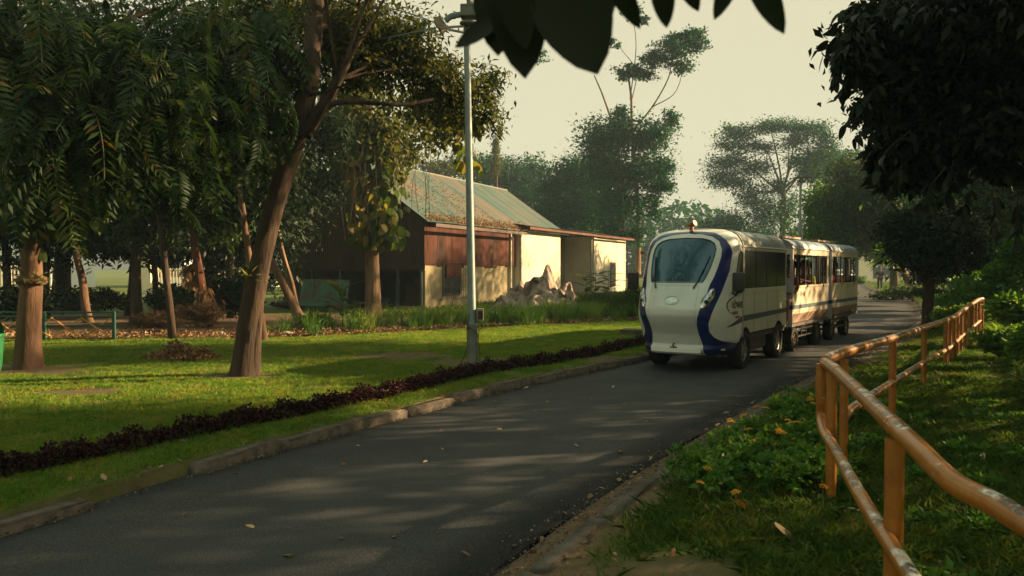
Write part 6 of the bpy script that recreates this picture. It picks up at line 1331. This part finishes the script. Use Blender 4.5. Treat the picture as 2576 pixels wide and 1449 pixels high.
M['tarp'] = mat('dusty tarpaulin', (.36, .27, .21), (.14, .095, .075), scale=3.6, rough=.85, bump=.4, bscale=30, lo=.42, hi=.6)
o = link('tarpaulin_heap', mesh_np('tarpaulin_heap', V_, Fq, M['tarp'], True), None, c, (0, 0, -.2), (1.15, 1.1, 1.12)); tag(o, 'crumpled heap of dusty brown tarpaulin against the cream shed wall', 'tarpaulin')
def rock(p, s, lab, m, seed):
    bm = bmesh.new(); bmesh.ops.create_icosphere(bm, subdivisions=3, radius=1)
    for v in bm.verts:
        k = 1+.35*mnoise.noise(v.co*1.5+Vector((seed, 0, 0)))+.12*mnoise.noise(v.co*4+Vector((seed, 3, 0))); v.co = Vector((v.co.x*s[0]*k, v.co.y*s[1]*k, v.co.z*s[2]*k))
    me = bpy.data.meshes.new('rock'); bm.to_mesh(me); bm.free(); me.materials.append(m); me.polygons.foreach_set('use_smooth', [True]*len(me.polygons)); tag(link('rock', me, None, p), lab, 'rock')
M['rockw'] = mat('pale rock', (.55, .48, .40), (.32, .26, .2), scale=4, rough=.95, bump=.6, bscale=20)
for (px, py, d, s, lab) in ((1243, 808, 22.5, (.2, .2, .17), 'larger pale rock in the bed right of the lamp pole'), (1208, 800, 22.8, (.15, .15, .12), 'small white rock touching the lamp pole from behind'), (1225, 822, 21.8, (.08, .08, .05), 'smallest pale stone below the two rocks'), (722, 842, 17.8, (.16, .12, .06), 'flat pale stone at the bed edge right of the leaning tree'), (560, 845, 17.6, (.12, .1, .06), 'pale stone in the litter right of the rusty tree')):
    p = at(px, py, d); rock((p.x, p.y, hz(p.x, p.y)+s[2]*.5), s, lab, M['rockw'], px)
# concrete block by the hedge
p = base_of(1600, 842); o = MB().box(-.32, .4, -.25, .25, 0, .15).build('concrete_block', M['concrete_pale'], None, bevel=.015); o.location = p; o.rotation_euler = (0, 0, -.35); tag(o, 'flat concrete cover slab on the lawn behind the purple hedge', 'concrete slab')
# dark drain cover in the right verge
p = gp(2180, 912, .1); o = link('drain_cover', mesh_np('drain_cover', [(math.cos(t)*.42*(1+.1*math.sin(3*t)), math.sin(t)*.32, 0) for t in np.linspace(0, 2*math.pi, 20, endpoint=False)]+[(math.cos(t)*.36, math.sin(t)*.27, .05) for t in np.linspace(0, 2*math.pi, 20, endpoint=False)]+[(0, 0, .055)]*20, [(i, (i+1) % 20, 20+(i+1) % 20, 20+i) for i in range(20)]+[(20+i, 20+(i+1) % 20, 40+(i+1) % 20, 40+i) for i in range(20)], M['bark_dark'], True), None, (p.x, p.y, hz(p.x, p.y)+.005)); tag(o, 'dark muddy mound in the verge behind the railing corner', 'mound')
# junk under the shed
def hthing(name, x, y_, lab, cat): return empty(name, hpt(x, y_, 0), -HA, lab, cat)
q = hthing('panel', -3.6, -.9, 'teal painted panel with brown rust patches leaning in front of the shed', 'panel'); MB().obox((0, 0, .62), (1.05, 0, 0), (0, .015, .0), (0, .12, .48)).build('sheet', M['teal'], q); MB().tube([(-.3, -.12, 0), (-.5, .1, 1.1)], .02, 6).build('prop', M['rust_dark'], q)
q = hthing('cupboard', -.95, 1.6, 'brown wooden cupboard standing under the shed floor beam', 'cupboard'); MB().box(-.45, .45, 0, .5, .1, 1.15).build('case', M['rust_dark'], q); MB().box(-.38, .38, -.02, -.003, .2, 1.05).build('door', M['rust'], q)
for k, (x, y_, sx, sz, m_, lab) in enumerate(((-5.3, -.6, 1.0, .35, 'rust_dark', 'long low dark metal sheet heap at the gable foot'), (-7.2, -1.0, .9, .45, 'bark_dark', 'round dark bundle left of the gable foot'), (-2.2, .6, .5, .4, 'frame_green', 'grey crate in the shadow behind the pale trunk'))):
    bm = bmesh.new(); bmesh.ops.create_icosphere(bm, subdivisions=3, radius=1)
    for v in bm.verts: f_ = 1+.25*mnoise.noise(v.co*2+Vector((k*3, 0, 0))); v.co = Vector((v.co.x*sx*f_, v.co.y*.4*f_, (v.co.z*.5+.5)*sz*f_))
    me = bpy.data.meshes.new('junk_heap'); bm.to_mesh(me); bm.free(); me.materials.append(M[m_]); tag(link('junk_heap', me, None, hpt(x, y_, 0), (0, 0, -HA)), lab, 'junk heap')
# broad leaved plants of the bed
bl_ = tintmesh(bigleaf_mesh(.5, .17, 'leaf', M['lf_mid'], .5), .8); bl2 = tintmesh(bigleaf_mesh(.5, .17, 'leaf', M['lf_mid'], .5), .5)
def plant(px, py, d, n_, s, lab, pitch=.9, me=(bl_, bl2)):
    p = at(px, py, d); p.z = hz(p.x, p.y); t = empty('broad_leaved_plant', p, 0, lab, 'plant'); MB().tube([(0, 0, 0), (0, 0, .75*s)], [.02, .008], 6).build('stem', M['lf_stem'], t)
    for i in range(n_): link('leaf', me[i % 2], t, (0, 0, (.15+.6*i/n_)*s), (pitch*(.6+.5*rng.rand()), 0, i*2.4+rng.rand()), (s*(.8+.4*rng.rand()),)*3)
M['lf_stem'] = mat('green stem', (.05, .09, .03), rough=.6)
plant(862, 800, 20.8, 9, 1.5, 'tallest broad leaved plant in the bed left of the vine clad tree'); plant(830, 812, 20.3, 8, 1.0, 'small broad leaved plant at the left of the tallest one', .5); plant(890, 815, 20.2, 8, .95, 'low broad leaved plant spreading at the foot of the vine clad tree', .3)
plant(1498, 760, 38, 9, 1.8, 'broad plant before the shed porch', .7); plant(1530, 755, 40, 9, 1.9, 'yellowish bush plant under the far shed window', .6); plant(1475, 762, 37, 8, 1.7, 'palm like plant beside the porch pipe', .8)
def bush(name, blobs, n_, L, m, lab, base, cat='bush', asp=.5, down=-.1, spread=.2):
    t = empty(name, base, 0, lab, cat); crown('foliage', blobs, n_, L, asp, M[m], t, base, rng, down=down, clump=25, spread=spread); return t
g1 = [(1300, 770, 29, 60, 22), (1400, 775, 29, 60, 22), (1500, 775, 27, 60, 30), (1570, 770, 25, 50, 34), (1620, 770, 24, 60, 40), (1470, 800, 24, 60, 14), (1560, 800, 23.5, 60, 18), (1380, 800, 23.5, 50, 10)]
b = gz_(at(1480, 800, 25)); bush('reed_bed', [pb_(*q) for q in g1], 9000, .22, 'lf_mid', 'dark green leafy mass between tarpaulin heap and train', b, 'reeds', .14, -1.6)
for (px, py, d, rx, ry, m_, lab) in ((60, 760, 20, 60, 44, 'lf_dark', 'low dark bush behind the left end of the green fence'), (440, 755, 21, 60, 36, 'lf_dark', 'dark low bush in the grove before the parked cars'), (500, 790, 19, 60, 20, 'lf_brush', 'brown withered undergrowth round the rusty trunk'), (400, 805, 18.5, 70, 20, 'lf_brush', 'brown withered undergrowth right of the fence end'), (590, 745, 22, 50, 44, 'lf_dark', 'dark undergrowth behind the leaning tree'), (790, 815, 19.5, 36, 20, 'lf_mid', 'small weedy clump right of the slanting tree'), (230, 755, 24, 100, 30, 'lf_dark', 'dark undergrowth behind the crooked tree')):
    b = gz_(at(px, py, d)); bush('undergrowth', [pb_(px, py, d, rx, ry)], 3800, .12, m_, lab, b, 'undergrowth', .1 if m_ == 'lf_brush' else .5)
# ---------------------------------------------------------------- right bank vegetation
for (bl, n_, L, m_, lab) in (
  ([(2440, 790, 20, 40, 26), (2400, 800, 19, 50, 20), (2380, 770, 22, 50, 24), (2430, 750, 22, 50, 20), (2360, 790, 21, 30, 14)], 9000, .10, 'lf_bright', 'bright yellow green undergrowth behind the far railing'),
  ([(2420, 760, 23, 60, 12), (2400, 785, 21, 50, 12)], 700, .07, 'lf_yellow', 'yellow flowering tops among the undergrowth behind the railing'),
  ([(2540, 700, 18, 60, 40), (2500, 740, 18, 60, 34), (2576, 640, 18, 50, 40), (2450, 720, 22, 50, 30), (2560, 780, 15, 60, 40), (2520, 860, 13, 60, 30), (2600, 900, 12, 60, 60)], 15000, .12, 'lf_bright', 'dense green bushes climbing the bank at the right edge'),
  ([(2290, 735, 38, 50, 16), (2240, 745, 40, 50, 10), (2340, 740, 30, 50, 14)], 4000, .14, 'lf_mid', 'round green bush on the far verge before the leaning palm'),
  ([(2165, 705, 56, 18, 10)], 1200, .12, 'lf_bright', 'clipped light green bush beside the walking man'),
  ([(2380, 690, 30, 60, 30), (2440, 670, 28, 60, 36), (2330, 700, 34, 50, 20)], 6000, .14, 'lf_dark', 'dark bushes in the shade under the bank trees')):
    pts_ = []
    for q in bl:
        p = at(*q[:3]); p.z = max(p.z, hz(p.x, p.y)+.15); k = q[2]/F; pts_.append((tuple(p), (q[3]*k, q[3]*k*.8, q[4]*k)))
    b = gz_(pts_[0][0]); bush('bush', pts_, n_, L, m_, lab, b)
# low leafy verge plants and orange flowers between kerb and railing
pts_ = []
for _ in range(60):
    px = 1700+rng.rand()*420; py = 1010+rng.rand()*240; p = gp(px, py, .1)
    if p.x-XR(p.y) < .55: continue
    pts_.append(((p.x, p.y, hz(p.x, p.y)+.10), (.20, .20, .13)))
for _ in range(46):
    X = rng.uniform(.9, 5.5); Y = rng.uniform(2.6, 9); d_ = X-XR(Y)
    if d_ > .9 and d_ < 6: pts_.append(((X, Y, hz(X, Y)+.04), (.25, .25, .06)))
b = Vector((2, 6, .1)); t = bush('ground_cover', pts_, 24000, .045, 'lf_bright', 'low leafy ground cover plants between road and railing', b, 'ground cover', .5, -.4, .12); t['kind'] = 'stuff'
pet = bmesh.new(); bmesh.ops.create_icosphere(pet, subdivisions=1, radius=.5)
me = bpy.data.meshes.new('blossom'); V_ = []; Fs = []
for k in range(14):
    a = k*2.4; r = .22+.8*(k/14)**.6; c_ = np.array([math.cos(a)*r, math.sin(a)*r, .5-.35*(k/14)]); b0 = len(V_)
    for (i, j) in ((-1, -1), (1, -1), (1, 1), (-1, 1)): V_.append(tuple(c_+np.array([i*.22, j*.22, .1*i*j])))
    Fs.append((b0, b0+1, b0+2, b0+3))
fl_ = [mesh_np('blossom', np.array(V_), np.array(Fs), M['petal'], False, {'tint': ('FACE', [tv]*14)}) for tv in (.1, .5, .9)]
for (px, py) in ((1838, 1075), (1833, 1090), (1836, 1068), (1925, 1040), (1960, 1105), (1968, 1108), (1895, 1130), (1905, 1125), (1990, 1082), (2018, 1082), (2005, 1080), (1995, 1012), (2015, 1012), (2030, 1022), (2038, 1018), (1905, 1035), (1880, 1100), (2000, 1125), (1980, 1075), (1850, 1260), (1862, 1290), (2070, 1244), (1760, 1235), (1950, 1140), (2045, 1030), (1915, 1070), (1780, 1200), (1870, 1058)):
    p = gp(px, py, .22); s_ = .020+.008*rng.rand(); z0 = hz(p.x, p.y); fo = empty('orange_flower', (p.x, p.y, z0), 0, 'small orange blossom head on a thin stem in the right verge', 'flower', 'orange flowers of the right verge')
    link('blossom', fl_[rng.randint(3)], fo, (0, 0, .22-z0*.5), (rng.randn()*.3, rng.randn()*.3, 0), (s_*1.3,)*3); MB().tube([(0, 0, 0), (0, 0, .22-z0*.5)], .002, 4).build('stem', M['lf_stem'], fo)
# stump and stones on the far bank
p = at(2416, 705, 30); o = MB().tube([(0, 0, -.3), (0, 0, 1.0)], [.34, .30], 14).build('stump', M['bark_dark'], None, True); o.location = (p.x, p.y, p.z-.45); tag(o, 'cut dark tree stump on the bank beyond the roadside tree', 'stump')
# ---------------------------------------------------------------- far woods closing the view
X = rng.uniform(-110, 130, 26000); Y = 120+rng.rand(26000)*14; top = 5.5+2.5*np.sin(X*.09)+1.6*np.sin(X*.23+1); Z = np.abs(rng.rand(26000))*top*1.4
k = (X > -30); P = np.stack([X, Y, Z], 1)[k]
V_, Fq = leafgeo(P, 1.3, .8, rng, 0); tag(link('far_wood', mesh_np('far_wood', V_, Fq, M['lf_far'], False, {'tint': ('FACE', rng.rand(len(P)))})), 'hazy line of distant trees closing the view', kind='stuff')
# ---------------------------------------------------------------- evening haze
mh, n, out = newmat('haze'); pv = n.nodes.new('ShaderNodeVolumePrincipled'); pv.inputs['Density'].default_value = .0009; pv.inputs['Color'].default_value = (.62, .85, .98, 1); pv.inputs['Anisotropy'].default_value = 0
n.links.new(pv.outputs[0], out.inputs['Volume'])
hz_ = MB().box(-130, 180, -45, 150, -1.5, 26).build('haze', mh, None); tag(hz_, 'thin warm evening haze filling the park', kind='stuff')
